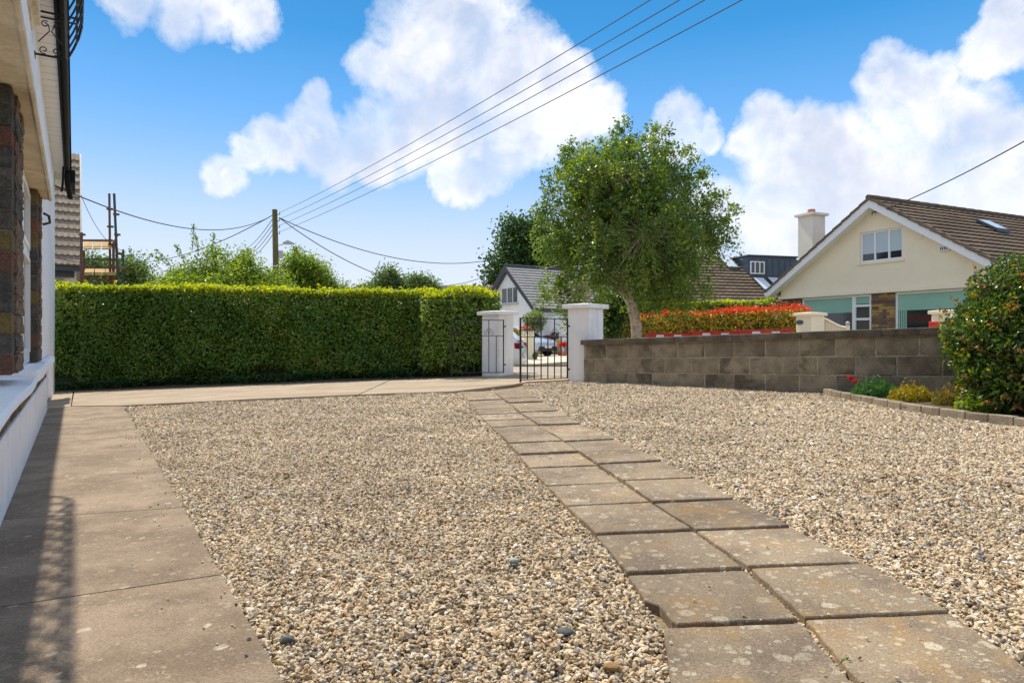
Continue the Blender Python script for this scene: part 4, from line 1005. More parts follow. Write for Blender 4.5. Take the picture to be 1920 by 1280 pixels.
# chimney
cf = Fr((10.55, 24.05, 0), gd); m = MB(); m.box(cf, -.31, .31, -.31, .31, 0, EYE+4.28); m_chim = M('pale cream chimney render', (.80, .76, .66), (.74, .70, .60), 2, .8, .2, 60, fine=.05); ch = m.obj('chimney', m_chim, house_r)
MB().box(cf, -.40, .40, -.40, .40, EYE+4.28, EYE+4.36).obj('cap', m_chim, ch)
MB().tube([cf(0, 0, EYE+4.36), cf(0, 0, EYE+4.53)], [.14, .125], 12).obj('chimney_pot', m_pott, ch)

# middle house: brown roof with zinc dormer
MH = Fr((8.2, 30.0, 0), (.963, .268)); house_m = thing('house', 'house with brown roof, blue grey zinc dormer and roof lights', 'house', (10.5, 31, 0))
ez, rz_, run = EYE+1.62, EYE+4.05, 3.4
upv = (MH(0, run, rz_)-MH(0, 0, ez)).normalized(); gl = (MH(0, run, rz_)-MH(0, 0, ez)).length
stuff(roof_courses(MH(-1.5, 0, ez), MH.ax, upv, 29, 15, gl/15, .33, .06, .014).obj('roof_tiles', m_tileB, house_m))
m = MB(); m.prism([MH(-1.5, 0, ez-.03), MH(-1.5, run, rz_-.03), MH(-1.5, run*2, ez-.03)], MH.ax*9.6); m.obj('roof_deck', m_trim, house_m)
MB().box(MH, -1.3, 7.8, .3, 6.4, -.2, ez-.02).obj('wall', m_creamw, house_m)
MB().box(MH, -1.5, 8.1, -.12, 0.02, ez-.16, ez-.02).obj('gutter', m_trim, house_m)
MB().box(MH, -.2, 2.6, -1.8, .3, -.2, ez-.1).obj('porch', m_white, house_m)
def mr(s, t, lift=.07): return MH(s, t, ez+(rz_-ez)*t/run+lift)
def mplane(px, py):
    # intersect a view ray with the roof plane, return (s, t)
    best = None
    u = (px-960)/1280; v = (634-py)/1280
    o = MH(0, 0, ez); n_ = MH.ax.cross(upv); d = Vector((u, 1, v)); k = (o-Vector((0, 0, EYE))).dot(n_)/d.dot(n_); p = Vector((0, 0, EYE))+d*k-o
    return p.dot(MH.ax), p.dot(MH.ay)
for (a, b, c_, d_) in (((1345, 486), (1357, 486), (1380, 505), (1366, 505)), ((1412, 528), (1427, 528), (1452, 547), (1432, 547)), ((1440, 528), (1452, 528), (1462, 538), (1450, 538))):
    ps = [mplane(*q) for q in (a, b, c_, d_)]; s0 = min(p[0] for p in (ps[0], ps[3])); s1 = s0+.62; t0 = ps[3][1]; t1 = ps[0][1]
    s0 = (ps[0][0]+ps[3][0])/2; s1 = s0+max(.62, (ps[1][0]-ps[0][0])*1.2); t1 += .12; t0 -= .1
    q = [mr(s0, t0), mr(s1, t0), mr(s1, t1), mr(s0, t1)]; m = MB(); m.prism(q, (0, 0, .08)); rl = m.obj('roof_light', m_trim, house_m)
    ctr = sum(q, Vector())/4; m = MB(); m.prism([ctr+(p-ctr)*.86+Vector((0, 0, .083)) for p in q], (0, 0, .01)); m.obj('pane', m_glassb, rl)
s0, t0 = mplane(1408, 520); s1, t1 = mplane(1487, 516); t0 = 1.9
def ms(px, t_):
    u = (px-960)/1280; o = MH(0, t_, 0); return (u*o.y-o.x)/(MH.ax.x-u*MH.ax.y)
s0, s1 = ms(1404, t0), ms(1494, t0)
dz1 = rz_-.10
m = MB(); m.box(MH, s0, s1, t0+.02, run+.4, ez+.5, dz1); dm = m.obj('dormer', m_zinc, house_m)
n = 8
for k in range(n):
    a = s0+(s1-s0)*k/n; b = s0+(s1-s0)*(k+1)/n; MB().box(MH, a+.008, b-.008, t0, t0+.03, ez+(rz_-ez)*t0/run, dz1-.12).obj('zinc_panel', m_zinc, dm)
    MB().box(MH, b-.012, b+.012, t0-.02, t0+.0, ez+(rz_-ez)*t0/run, dz1-.12).obj('seam', m_zinc, dm)
MB().box(MH, s0-.08, s1+.08, t0-.06, run+.4, dz1, dz1+.07).obj('dormer_roof', m_trim, dm)
window(MH, house_m, s0+.06, s0+.85, ez+(rz_-ez)*t0/run+.12, dz1-.24, t0-.05, [.33, .66], m_white, m_glass, .05, .045)
MB().tube([MH(s0+.6, run, rz_), MH(s0+.6, run, rz_+.22)], .05, 8).obj('vent_pipe', m_trim, house_m)

# white house with grey roof beyond the gate
wx = Vector((-.22, 42.2, 0)); WF = Fr(wx, (.53, -.85)); house_w = thing('house', 'white gabled house with light grey ribbed roof seen beyond the gate', 'house', (0, 42, 0))
zap2 = EYE+4.38; ze2 = EYE+1.72; rn = 3.15
m = MB(); m.prism([WF(-rn+.1, 0, -.3), WF(rn-.12, 0, -.3), WF(rn-.12, 0, ze2), WF(0, 0, zap2-.1), WF(-rn+.1, 0, ze2)], WF.ay*8); m.obj('wall', m_white, house_w)
for sg in (-1, 1):
    m = MB(); m.prism([WF(0, -.28, zap2+.06), WF(sg*rn*1.04, -.28, ze2-.04), WF(sg*rn*1.04, -.28, ze2-.30), WF(0, -.28, zap2-.24)], WF.ay*.28); m.obj('bargeboard', m_trim, house_w)
    upv = (WF(0, 0, zap2)-WF(sg*rn, 0, ze2)).normalized(); gl = (WF(0, 0, zap2)-WF(sg*rn, 0, ze2)).length
    stuff(roof_courses(WF(sg*rn*1.03, -.3, ze2), WF.ay, upv, 30, 15, gl/15, .3, .055, .01).obj('roof_tiles', m_tileG, house_w))
m = MB(); m.tube([WF(0, -.3, zap2+.09), WF(0, 8.8, zap2+.09)], .1, 8); m.obj('ridge', m_trim, house_w)
MB().box(WF, rn-.02, rn+.16, -.2, 8.6, ze2-.2, ze2-.02).obj('gutter', m_trim, house_w)
def wf(px, py, lx_=0):
    u = (px-960)/1280; s = (wx.y*u-wx.x)/(.529+.8487*u); Y = wx.y-.8487*s; return s, EYE+(634-py)/1280*Y
a, zA = wf(941, 540); b, zB = wf(972, 568); window(WF, house_w, a, b, zB, zA, -.045, [.36, .7], m_pvc, m_glass, .06, .044, m_lampg)
s, z = wf(992, 561); MB().tube([WF(s, -.03, z), WF(s, .0, z)], .1, 12).obj('vent', m_lampg, house_w)
MB().box(WF, rn-.1, rn+1.4, .8, 6.5, -.3, ze2-.45).obj('garage', m_white, house_w)
f3 = Fr(WF(rn+1.4, .8, 0), WF.ay[:2]); 
window(WF, house_w, rn-.02+.3, rn+1.2, .85, 1.35, .75, [.5], m_pvc, m_glass, .05, .044)
MB().box(WF, -rn+.3, -rn+.9, .01-.06, .0, .3, 1.7).obj('door', m_trim, house_w)

# far low brown roof left of it
FR_ = Fr((-5.4, 47, 0), (1, -.05)); hb = thing('house', 'distant low brown roofed building behind the hedge end', 'house', (-4, 47, 0))
upv = (FR_(0, 2, EYE+3.65)-FR_(0, 0, EYE+2.6)).normalized(); stuff(roof_courses(FR_(-.1, 0, EYE+2.7), FR_.ax, upv, 15, 7, .32, .33, .05, .01).obj('roof_tiles', m_tileB, hb))
MB().box(FR_, 0, 4.8, .3, 4, -.3, EYE+2.7).obj('wall', m_creamw, hb)
MB().tube([FR_(2.6, 2, EYE+3.5), FR_(2.6, 2, EYE+3.9)], .12, 8).obj('chimney_pot', m_pott, hb)

# neighbour house at the left, roof slope facing us
NF = Fr((-13.0, 20.6, 0), (.8419, .5397)); hn = thing('house', 'neighbouring house with sandy pantiled roof behind the hedge at far left', 'house', (-13.5, 20.3, -.1))
ve = P(151, 500, 20.0); NF = Fr((ve.x, ve.y, 0), (.8419, .5397)); nz = ve.z
upv = (NF.ay*1.0 + Vector((0, 0, 1.0))).normalized(); gl = .425; nr = -upv.cross(NF.ax); nr = nr if nr.z > 0 else -nr
tw_ = .30
for r_ in range(14):
    for c_ in range(5):
        m = MB(); nn = 6; xo = -(c_+1)*tw_
        for j, (s, h) in enumerate(((0, -.03), (0, .055), (gl*1.06, .004))):
            for i in range(nn+1):
                w_ = .022*math.cos(2*math.pi*i/3)
                m.v.append(tuple(NF(xo+i*tw_/nn*.985, 0, nz+.02) + upv*(r_*gl+s) + nr*(h+w_*(1 if j else .6))))
        for j in range(2):
            for i in range(nn): a = j*(nn+1)+i; m.f.append((a, a+1, a+nn+2, a+nn+1))
        m.obj('roof_tile', m_tileL, hn)
m = MB(); m.prism([NF(0.01, 0, nz-.06), NF(.01, 4.2, nz+4.14), NF(.01, 8.4, nz-.06)], NF.ax*-6); m.obj('roof_deck', m_trim, hn)
m = MB(); m.prism([NF(.0, 0, nz-.04), NF(.0, 4.2, nz+4.2), NF(.0, 4.2, nz+4.26), NF(.0, 0, nz+.03)], NF.ax*.05); m.obj('verge', m_lampg, hn)
MB().box(NF, -5, -.15, .12, .2, nz-.32, nz-.05).obj('fascia', m_trim, hn); MB().box(NF, -5, .0, -.08, .12, nz-.14, nz-.02).obj('gutter', m_trim, hn)
MB().box(NF, -6, -.10, .42, 8, -.6, nz-.06).obj('wall', m_creamw, hn)
window(NF, hn, -.95, -.42, nz-1.2, nz-.36, .38, [.5], m_lampg, m_glass, .05, .05)

# scaffold beside the neighbour house
sc = thing('scaffold', 'rusty tube scaffold with ochre boards beside the neighbouring house', 'scaffold', (-10.5, 18.5, -.1))
def sp(name, a, b, r_, mt): MB().tube([a, b], r_, 8).obj(name, mt, sc)
Ys = 18.5
sp('standard', P(208, 640, Ys), P(205, 363, Ys), .030, m_rust); sp('standard', P(226, 640, Ys+.6), P(214, 363, Ys+.6), .034, m_green)
sp('standard', P(151, 640, Ys-.3), P(153, 436, Ys-.3), .035, m_rust); sp('standard', P(160, 640, Ys+.4), P(157, 470, Ys+.4), .035, m_rust)
sp('standard', P(230, 640, Ys+.9), P(231, 468, Ys+.9), .028, m_green); sp('standard', P(212, 640, Ys), P(213, 455, Ys), .036, m_rust)
for (x, y, Y_) in ((206, 392, Ys), (218, 402, Ys+.6), (207, 425, Ys), (220, 440, Ys+.6), (209, 458, Ys), (223, 476, Ys+.6), (154, 440, Ys-.3)):
    c_ = P(x, y, Y_); MB().box(Fr(c_), -.07, .07, -.04, .04, -.025, .025).obj('coupler', m_rust, sc)
for (xa, ya, xb, yb) in ((152, 451, 214, 452), (153, 486, 228, 486), (153, 502, 232, 503), (153, 525, 228, 526), (205, 470, 222, 438)):
    sp('ledger', P(xa, ya, Ys-.05), P(xb, yb, Ys-.05), .022, m_rust if ya != 486 else m_green)
for (xs_, y0_, y1_) in (((156, 173, 190, 210), 453, 468), ((157, 177, 197, 219), 505, 516)):
    for a, b in zip(xs_, xs_[1:]):
        A = P(a+1, y1_, Ys-.3); B = P(b-1, y1_, Ys-.3); C_ = P(b, y0_, Ys+.45); D_ = P(a+1, y0_, Ys+.45)
        m = MB(); m.prism([A, B, C_, D_], (0, 0, .035)); m.obj('board', m_board, sc)
# taller fresh shoots standing out of the hedge top
f = Fr(P(155, 452, Ys+.45)); MB().box(f, 0, .82, .0, .04, -.0, .05).obj('toe_board', m_green, sc)

# ---------------------------------------------------------------- utility pole and overhead lines
PY = 30.0
up = thing('utility_pole', 'tall tarred timber utility pole carrying a street lamp behind the hedge', 'pole', (P(518, 640, PY).x, PY, -.05))
ptop = P(515, 393, PY)
MB().tube([P(520, 672, PY), P(518, 540, PY), ptop], [.14, .13, .115], 12).obj('pole', m_pole, up, smooth=True)
arm = MB(); arm.tube([P(521, 460, PY), P(528, 459, PY), P(534, 456, PY)], .025, 6); arm.obj('lamp_arm', m_lampg, up)
m = MB(); a = P(532, 457, PY); b = P(551, 457, PY); m.prism([a+Vector((0, -.13, -.02)), b+Vector((0, -.10, -.02)), b+Vector((-.04, -.10, .06)), a+Vector((.22, -.13, .14)), a+Vector((0, -.13, .05))], (0, .26, 0)); m.obj('lamp_head', m_lampg, up)
q = P(523, 470, PY); MB().box(Fr(q), 0, .17, -.06, .06, -.32, 0).obj('meter_box', m_lampg, up)
att = []
for k, y in enumerate((400, 412, 424, 436)):
    c_ = P(523, y, PY); m = MB(); m.tube([c_+Vector((-.08, 0, -.05)), c_+Vector((.03, 0, -.05)), c_+Vector((.03, 0, .05))], .02, 6); m.obj('insulator', m_cable, up); att.append(P(524, y-1, PY))
for k, (ex, nm) in enumerate(((1220, 'topmost'), (1275, 'second highest'), (1322, 'third highest'), (1392, 'lowest'))):
    # lines run towards us and up out of the frame
    a = att[k]; zz = a.z+.15; Yn = (zz-EYE)*1280/634; b = Vector(((ex-960)/1280*Yn, Yn, zz)); b2 = a + (b-a)*1.5; b2.z = zz+.2
    pts = [a.lerp(b, t_/20) for t_ in range(21)]; pts = [p-Vector((0, 0, .35*4*(i/20)*(1-i/20)*.5)) for i, p in enumerate(pts)] + [b2]
    tag(MB().tube(pts, .0085, 5).obj('overhead_cable', m_cableg), '%s of the four parallel wires climbing right from the pole' % nm, 'cable', 'wires running up right from the pole')
for k, (x, y, nm) in enumerate(((465, 462, 'highest'), (466, 470, 'second'), (468, 476, 'third'), (470, 482, 'lowest'))):
    a = P(512, 409+k*10, PY); e = P(x, y+2, PY+18)
    tag(MB().tube(sag(a, e, .15), .016, 4).obj('overhead_cable', m_cableg), '%s of the four thin wires dropping left behind the pole' % nm, 'cable', 'wires running away behind the pole')
def wire(a, b, s, r_, lb): tag(MB().tube(sag(a, b, s, 40), r_, 5).obj('overhead_cable', m_cable), lb, 'cable')
wire(P(512, 403, PY), P(92, 343, 13.2), .78, .014, 'long sagging black cable from pole to the near house eaves')
wire(P(512, 403, PY), P(255, 492, 45), .5, .02, 'black cable falling left from the pole towards the fruit tree')
wire(P(523, 408, PY), P(932, 485, 41), .95, .020, 'upper black cable dropping right from the pole to the far houses')
wire(P(523, 408, PY), P(915, 515, 47), 1.7, .020, 'lower black cable drooping right from the pole to the white house')
wire(RH(*[rh(1652, 398)[0]], -.1, rh(1652, 398)[1]), P(2040, 196, 12.0), .12, .014, 'black cable rising right from the cream house gable')
wire(P(152, 366, 21), P(231, 470, 19.4), .35, .009, 'thin cable looping down to the scaffold from the tiled roof')
wire(P(100, 482, 16), P(232, 500, 17.5), .05, .008, 'thin grey line strung low across the scaffold')

# ---------------------------------------------------------------- right house gate piers, gate, barriers
f_ = math.atan2(gd.y, gd.x)
p1 = P(1519, 634, 16.3); pp = pier(p1.x, p1.y, .12, EYE+.62-.12, .44, f_, 'pale entrance pier with oval number plaque by the photinia hedge', .05, .09, m_creamw, group='entrance piers of the cream house')
cf = Fr((p1.x, p1.y, 0), (math.cos(f_), math.sin(f_)))
q = P(1507, 604, 15.95); fq = Fr((q.x, q.y, q.z), (1, -.1)); m = MB(); m.prism([cf(-.09+.12*math.cos(a)*.9-.02, -.222, EYE+.38+.055*math.sin(a)) for a in [k*math.pi/8 for k in range(16)]], cf.ay*-.012); m.obj('number_plaque', m_zinc, pp)
p2 = P(1778, 634, 14.4); pier(p2.x, p2.y, .2, EYE+.60-.2, .44, f_, 'pale entrance pier half hidden by the big glossy bush', .05, .09, m_creamw, group='entrance piers of the cream house')
# curved wooden gate
wg = thing('driveway_gate', 'cream boarded wooden gate with swept top by the plaque pier', 'gate', (7.3, 15.6, .15))
A = P(1537, 634, 16.4); B = P(1586, 634, 16.1); dd = (B-A); f = Fr((A.x, A.y, 0), dd[:2]); L = dd.to_2d().length; n = 9
top = lambda t_: EYE + .47 - .23*(3*t_*t_-2*t_**3)
for k in range(n):
    a, b = k/n, (k+1)/n; m = MB(); m.prism([f(a*L+.003, 0, .3), f(b*L-.003, 0, .3), f(b*L-.003, 0, top(b)), f(a*L+.003, 0, top(a))], f.ay*.03); m.obj('board', m_creamw, wg)
m = MB(); m.tube([f(L*t_/10, -.015, top(t_/10)+.015) for t_ in range(11)], .028, 6); m.obj('top_rail', m_creamw, wg)
MB().box(f, L, L+.08, -.03, .06, .1, EYE+.30).obj('post', m_creamw, wg)
m = MB(); m.tube([f(L+.04, .015, EYE+.30), f(L+.04, .015, EYE+.33), f(L+.04, .015, EYE+.37), f(L+.04, .015, EYE+.40)], [.03, .05, .05, .01], 8); m.obj('finial', m_lampg, wg)

def barrier(x0p, y0p, x1p, y1p, Y0, Y1, label):
    A = P(x0p, y0p, Y0); B = P(x1p, y1p, Y1); d = (B-A); f = Fr((A.x, A.y, 0), d[:2]); L = d.to_2d().length; zt_ = (A.z+B.z)/2
    t = thing('road_barrier', label, 'barrier', (A.x+d.x/2, A.y+d.y/2, gz(A.x, A.y)), 'red and white plastic road barriers')
    m = MB(); m.box(f, 0, L, -.025, .025, zt_-.20, zt_-.0); m.box(f, 0, L, -.02, .02, zt_-.75, zt_-.58)
    for x in (0, L*.5-.03, L-.06): m.box(f, x, x+.06, -.02, .02, zt_-.9, zt_-.2)
    m.obj('panel', m_red, t, bevel=.008)
    for k in range(2): MB().box(f, L*(.22+.38*k), L*(.38+.38*k), -.029, .029, zt_-.16, zt_-.035).obj('white_stripe', m_barrw, t)
    for x in (.08, L-.12): MB().box(f, x, x+.05, -.28, .28, gz(A.x, A.y)+.0, gz(A.x, A.y)+.05).obj('foot', m_trim, t)
    MB().box(f, L*.9, L*.96, -.02, .02, zt_, zt_+.05).obj('handle', m_red, t)
barrier(1212, 625, 1300, 623.5, 13.0, 12.7, 'red and white road barrier right of the birch trunk, its board furthest left')
barrier(1298, 621.5, 1390, 620, 12.6, 12.2, 'red and white road barrier in the middle of the row above the wall')
barrier(1390, 619, 1487, 616, 12.0, 11.6, 'red and white road barrier nearest the plaque pier')
barrier(1742, 604, 1840, 600, 9.6, 9.2, 'red road barrier poking up over the wall by the glossy bush')

# ---------------------------------------------------------------- beyond the gate: pillar, cars, flowers
pier(*P(988, 634, 30.5)[:2], 0., 1.36, .50, .35, 'cream driveway pillar with dark cap seen through the gate', .05, .07, m_creamw, 'driveway_pillar', None)
dp = [o for o in COL.objects if o.name.startswith('driveway_pillar')][0]
for ch_ in dp.children:
    if ch_.name.startswith('cap'): ch_.data.materials[0] = m_trim
def blobplant(name, label, cat, px, py, Y, rx, rz, n, size, mat, seed, flat=1., z0=None):
    c = P(px, py, Y); r = np.random.default_rng(seed); t = thing(name, label, cat, (c.x, c.y, c.z-rz if z0 is None else z0))
    d = r.normal(size=(n, 3)); d /= np.linalg.norm(d, axis=1, keepdims=True); C = np.array(c)+d*(r.random((n, 1))**.45)*np.array([rx, rx*.8, rz])*(1+.2*np.sin(d*6).sum(1, keepdims=True)/3)
    V, F, tt = leaves(C, size, r.random(n), seed=seed+1); npmesh('foliage', V, F, mat, tt, t)
    b0 = c.z-rz if z0 is None else z0
    MB().tube([(c.x, c.y, b0-.02), (c.x, c.y, c.z)], [.04, .02], 5).obj('stem', m_barkd, t); return t
blobplant('olive_shrub', 'soft grey green shrub in front of the white house', 'shrub', 1003, 602, 37, .66, .62, 2600, .11, lm_olv, 91, z0=0)
blobplant('shrub', 'yellow leaved shrub between the left pier and the pillar', 'shrub', 965, 626, 27, .22, .27, 700, .09, lm_yel, 93, z0=0)
blobplant('flower_trough', 'red flowers on top of the cream pillar', 'flowers', 984, 614.0, 30.5, .26, .07, 300, .07, lm_orf, 95)
blobplant('grass_clump', 'green grass tuft at the foot of the cream pillar', 'plant', 1004, 666, 29.8, .12, .16, 260, .09, lm_olv, 97)
for k, (x, lb) in enumerate(((1051, 'potted red flowers left of its twin beyond the gate bars'), (1057, 'potted red flowers partly behind the wall end pier'))):
    t = blobplant('flower_pot', lb, 'flowers', x, 645, 36-k, .16, .16, 260, .07, lm_orf if k == 0 else lm_redf, 101+k)
    c = P(x, 656, 36-k); MB().tube([(c.x, c.y, .0), (c.x, c.y, .28)], [.12, .17], 12).obj('pot', m_pott, t)
blobplant('shrub', 'small round green shrub beside the potted red flowers', 'shrub', 1043, 643, 38, .2, .22, 300, .07, lm_fruit, 103, z0=0)
lw = MB(); lw.box(Fr((1.2, 39, 0), (1, -.1)), 0, 4, 0, .2, 0, .75); tag(lw.obj('garden_wall', M('brown rendered wall', (.40, .32, .24), None, 3, .9, .2, 40)), 'low brown garden wall in front of the white house', 'wall')
blobplant('shrub', 'purple leaved low shrub above the brown wall behind the car', 'shrub', 1030, 634, 38.5, .5, .2, 700, .09, leafmat('purple leaf', [(0, (.10, .02, .03)), (1, (.20, .05, .06))]), 105, z0=0)

def car(label, x, y, z, ang, L, Wd, Ht, paint, lower, group=None, name='parked_car'):
    t = thing(name, label, 'car', (x, y, z), group); f = Fr((x, y, z), (math.cos(ang), math.sin(ang)))
    # stations from the rear (0) to the nose (1): belt height, roof height, half width scale
    st = [(.0, .46, .80, .80, .90), (.015, .34, .92, .92, .93), (.05, .28, .96, 1.12, .97), (.11, .26, .97, 1.36, .99), (.20, .25, .97, 1.47, 1), (.35, .25, .96, 1.52, 1),
          (.48, .25, .95, 1.50, 1), (.58, .25, .94, 1.38, 1), (.68, .25, .93, 1.08, 1), (.74, .25, .92, .95, .99), (.85, .25, .86, .89, .98), (.94, .26, .76, .80, .93), (.985, .30, .64, .68, .86), (1., .38, .55, .58, .80)]
    k = Ht/1.52; rings = []
    for (s, zl, zb_, zr, w) in st:
        hw = Wd/2*w; cab = zr > zb_+.06; tw2 = hw*(.74 if cab else .90)
        zl, zb_, zr = zl*k, zb_*k, zr*k
        pr = [(0, zl), (hw*.90, zl), (hw, zl+.12), (hw*1.0, (zl+zb_)/2+.08), (hw*.965, zb_), (tw2, zr-.05 if cab else zr-.01), (tw2*.8, zr), (0, zr+.012)]
        rings.append([f((s-.5)*L, a, b) for a, b in pr] + [f((s-.5)*L, -a, b) for a, b in pr[-2:0:-1]])
    n = len(rings[0]); body = MB(); glass = MB()
    for i, rg in enumerate(rings): body.v += [tuple(p) for p in rg]
    for i in range(len(rings)-1):
        for j in range(n):
            q = (i*n+j, i*n+(j+1) % n, (i+1)*n+(j+1) % n, (i+1)*n+j)
            body.f.append(q)
    body.f += [tuple(range(n))[::-1], tuple(range((len(rings)-1)*n, len(rings)*n))]
    o = body.obj('body', paint, t, smooth=True)
    def quadgl(P4, lift=.006):
        c_ = sum(P4, Vector())/4; nn = (P4[1]-P4[0]).cross(P4[2]-P4[1]).normalized()
        out = f(0, 0, Ht*.5); nn = nn if nn.dot(c_-out) > 0 else -nn
        Q = [c_+(p-c_)*.88+nn*lift for p in P4]; m_ = MB(); m_.prism(Q, nn*.006); m_.obj('window', m_glass, t)
    for i in (3, 4, 5, 6, 7):
        for (j, j2) in ((4, 5), (n-5+1, n-4)):
            if j == 4: quadgl([rings[i][4], rings[i+1][4], rings[i+1][5], rings[i][5]])
            else: quadgl([rings[i][n-4], rings[i+1][n-4], rings[i+1][n-5], rings[i][n-5]])
    quadgl([rings[7][5], rings[7][n-5], rings[9][n-5], rings[9][5]], .02)
    quadgl([rings[1][5], rings[1][n-5], rings[3][n-5], rings[3][5]], .02)
    for sx_ in (-.5+.19, -.5+.81):
        for sy in (-1, 1):
            c0 = f(sx_*L, sy*(Wd/2-.19), .32*k); c1 = f(sx_*L, sy*(Wd/2+.005), .32*k)
            w = MB(); w.tube([c0, c0.lerp(c1, .1), c0.lerp(c1, .9), c1], [.28*k, .32*k, .32*k, .29*k], 20); wo = w.obj('wheel', m_tyre, t)
            c2 = f(sx_*L, sy*(Wd/2+.012), .32*k); MB().tube([c1, c2], [.20*k, .19*k], 10).obj('rim', m_rim, wo)
    for sy in (-1, 1):
        m_ = MB(); hw = Wd/2; y0_, y1_ = sorted((sy*hw*.55, sy*hw*.955)); m_.box(f, -.502*L, -.462*L, y0_, y1_, .76*k, .93*k); m_.obj('taillight', m_tail, t, bevel=.02)
        m_ = MB(); y0_, y1_ = sorted((sy*hw*.50, sy*hw*.86)); m_.box(f, .455*L, .488*L, y0_, y1_, .60*k, .71*k); m_.obj('headlight', m_headl, t, bevel=.015)
        y0_, y1_ = sorted((sy*hw*.98, sy*hw*1.13)); MB().box(f, .14*L, .165*L, y0_, y1_, .93*k, 1.05*k).obj('wing_mirror', paint, t, bevel=.01)
    MB().box(f, -.507*L, -.48*L, -Wd*.43, Wd*.43, .30*k, .50*k).obj('bumper', paint if lower is None else lower, t, bevel=.02)
    MB().box(f, .47*L, .505*L, -Wd*.38, Wd*.38, .28*k, .50*k).obj('bumper', lower or paint, t, bevel=.02)
    MB().box(f, .502*L, .507*L, -.26, .26, .42*k, .54*k).obj('number_plate', m_barrw, t); MB().box(f, -.510*L, -.504*L, -.26, .26, .52*k, .64*k).obj('number_plate', m_barrw, t)
    return t
m_tyre = M('tyre rubber', (.02, .02, .02), None, 5, .85, 0); m_rim = M('alloy', (.4, .4, .42), None, 5, .35, 0, metal=.8)
m_tail = M('red lamp lens', (.30, .01, .02), None, 5, .15, 0); m_headl = M('clear lamp lens', (.6, .62, .66), None, 5, .1, 0)
m_carw = M('white car paint', (.80, .81, .83), None, 2, .22, 0, spec=.6, fine=0); m_carb = M('silver blue car paint', (.45, .52, .62), None, 2, .25, 0, spec=.6, fine=0)
m_lowb = M('black car trim', (.02, .02, .025), None, 5, .4, 0)
cx = P(977, 634, 19.2)
ca = math.radians(172)
car('white car parked on the road with its red tail light past the pier', cx.x + math.cos(ca)*2.02, cx.y+math.sin(ca)*2.02+.45, -.07, ca, 4.2, 1.76, 1.48, m_carw, None)
c2 = P(1000, 634, 36.5); aa = math.radians(-46)
car('silver blue car with dark grille parked on the driveway beyond the gate', 1.86-2.15*math.cos(aa), 35.2-2.15*math.sin(aa), .01, aa, 4.3, 1.8, 1.60, m_carb, m_lowb)

# ---------------------------------------------------------------- the house at the left
hl = thing('house', 'white house wall with brick piers, sills, canopy and black gutter close at left', 'house', tuple(H(8, FM, -.05)))
class HF:
    def __call__(s, t, m, z): return H(t, m, z+EYE)
HH = HF()
zg = -1.15
# plinth (below the brown course), kicked slightly
MB().box(HH, -2, 11.94, FM-.3, FM, zg, -.555).obj('plinth', m_white, hl, bevel=.008)
# brown brick course under the sill
t_ = -1.5; r = random.Random(5)
m_bA = M('dark grey brick', (.060, .055, .050), (.10, .088, .072), 14, .95, .8, 80, .18, fine=.3)
m_bB = M('red brown brick', (.17, .075, .048), (.12, .065, .045), 14, .95, .8, 80, .15, fine=.3)
m_bC = M('yellow brown brick', (.20, .145, .05), (.14, .10, .045), 14, .95, .8, 80, .15, fine=.3)
m_bR = M('rough brick edge', (.22, .15, .095), (.12, .085, .06), 22, .95, 1, 60, .12, fine=.4)
while t_ < 11.8:
    L = r.uniform(.30, .42); MB().box(HH, t_, min(t_+L-.01, 11.85), FM-.2, FM-.012+r.uniform(-.004, .006), -.548, -.385).obj('brick', r.choice([m_bA, m_bB, m_bC, m_bR]), hl, bevel=.006, jitter=.004); t_ += L
MB().box(HH, -2, 11.9, FM-.3, FM-.03, -.552, -.378).obj('wall', m_mortar, hl)
# sills, hand trowelled: wavy front edge
def sill(t0, t1, ztop, zbot, m_out, seed):
    r = random.Random(seed); n = 26; m = MB()
    for k in range(n+1):
        t_ = t0+(t1-t0)*k/n; w = .008*math.sin(t_*2.3+seed)+r.uniform(-.002, .002); e = r.uniform(-.004, .004)
        for (mm_, z) in ((FM-.5, zbot), (m_out+w-.01, zbot+e), (m_out+w, zbot+.02+e), (m_out+w, ztop-.022+e), (m_out+w-.018, ztop-.004+e), (FM-.5, ztop+.006)): m.v.append(tuple(HH(t_, mm_, z)))
    for k in range(n):
        for j in range(6): a = k*6+j; b = k*6+(j+1) % 6; m.f.append((a, b, b+6, a+6))
    m.f += [tuple(range(6)), tuple(range(n*6, n*6+6))[::-1]]
    return m.obj('sill', m_sill, hl, smooth=False)
sill(-1.5, 6.75, -.315, -.375, -.245, 1); sill(6.78, 12.6, -.270, -.375, -.25, 2)
# white end wall and pillar
MB().box(HH, 11.95, 16.45, FM-.25, FM-.055, zg, 3.2).obj('wall', m_white, hl)
MB().box(HH, 14.6, 16.5, FM-.35, FM, zg, 3.22).obj('corner_pillar', m_white, hl, bevel=.01)
MB().box(HH, 9.9, 14.58, FM-.3, FM-.01, -.26, 3.2).obj('wall', m_white, hl)
MB().box(HH, -2, 9.88, FM-.3, FM-.004, 1.93, 3.2).obj('wall', m_white, hl)
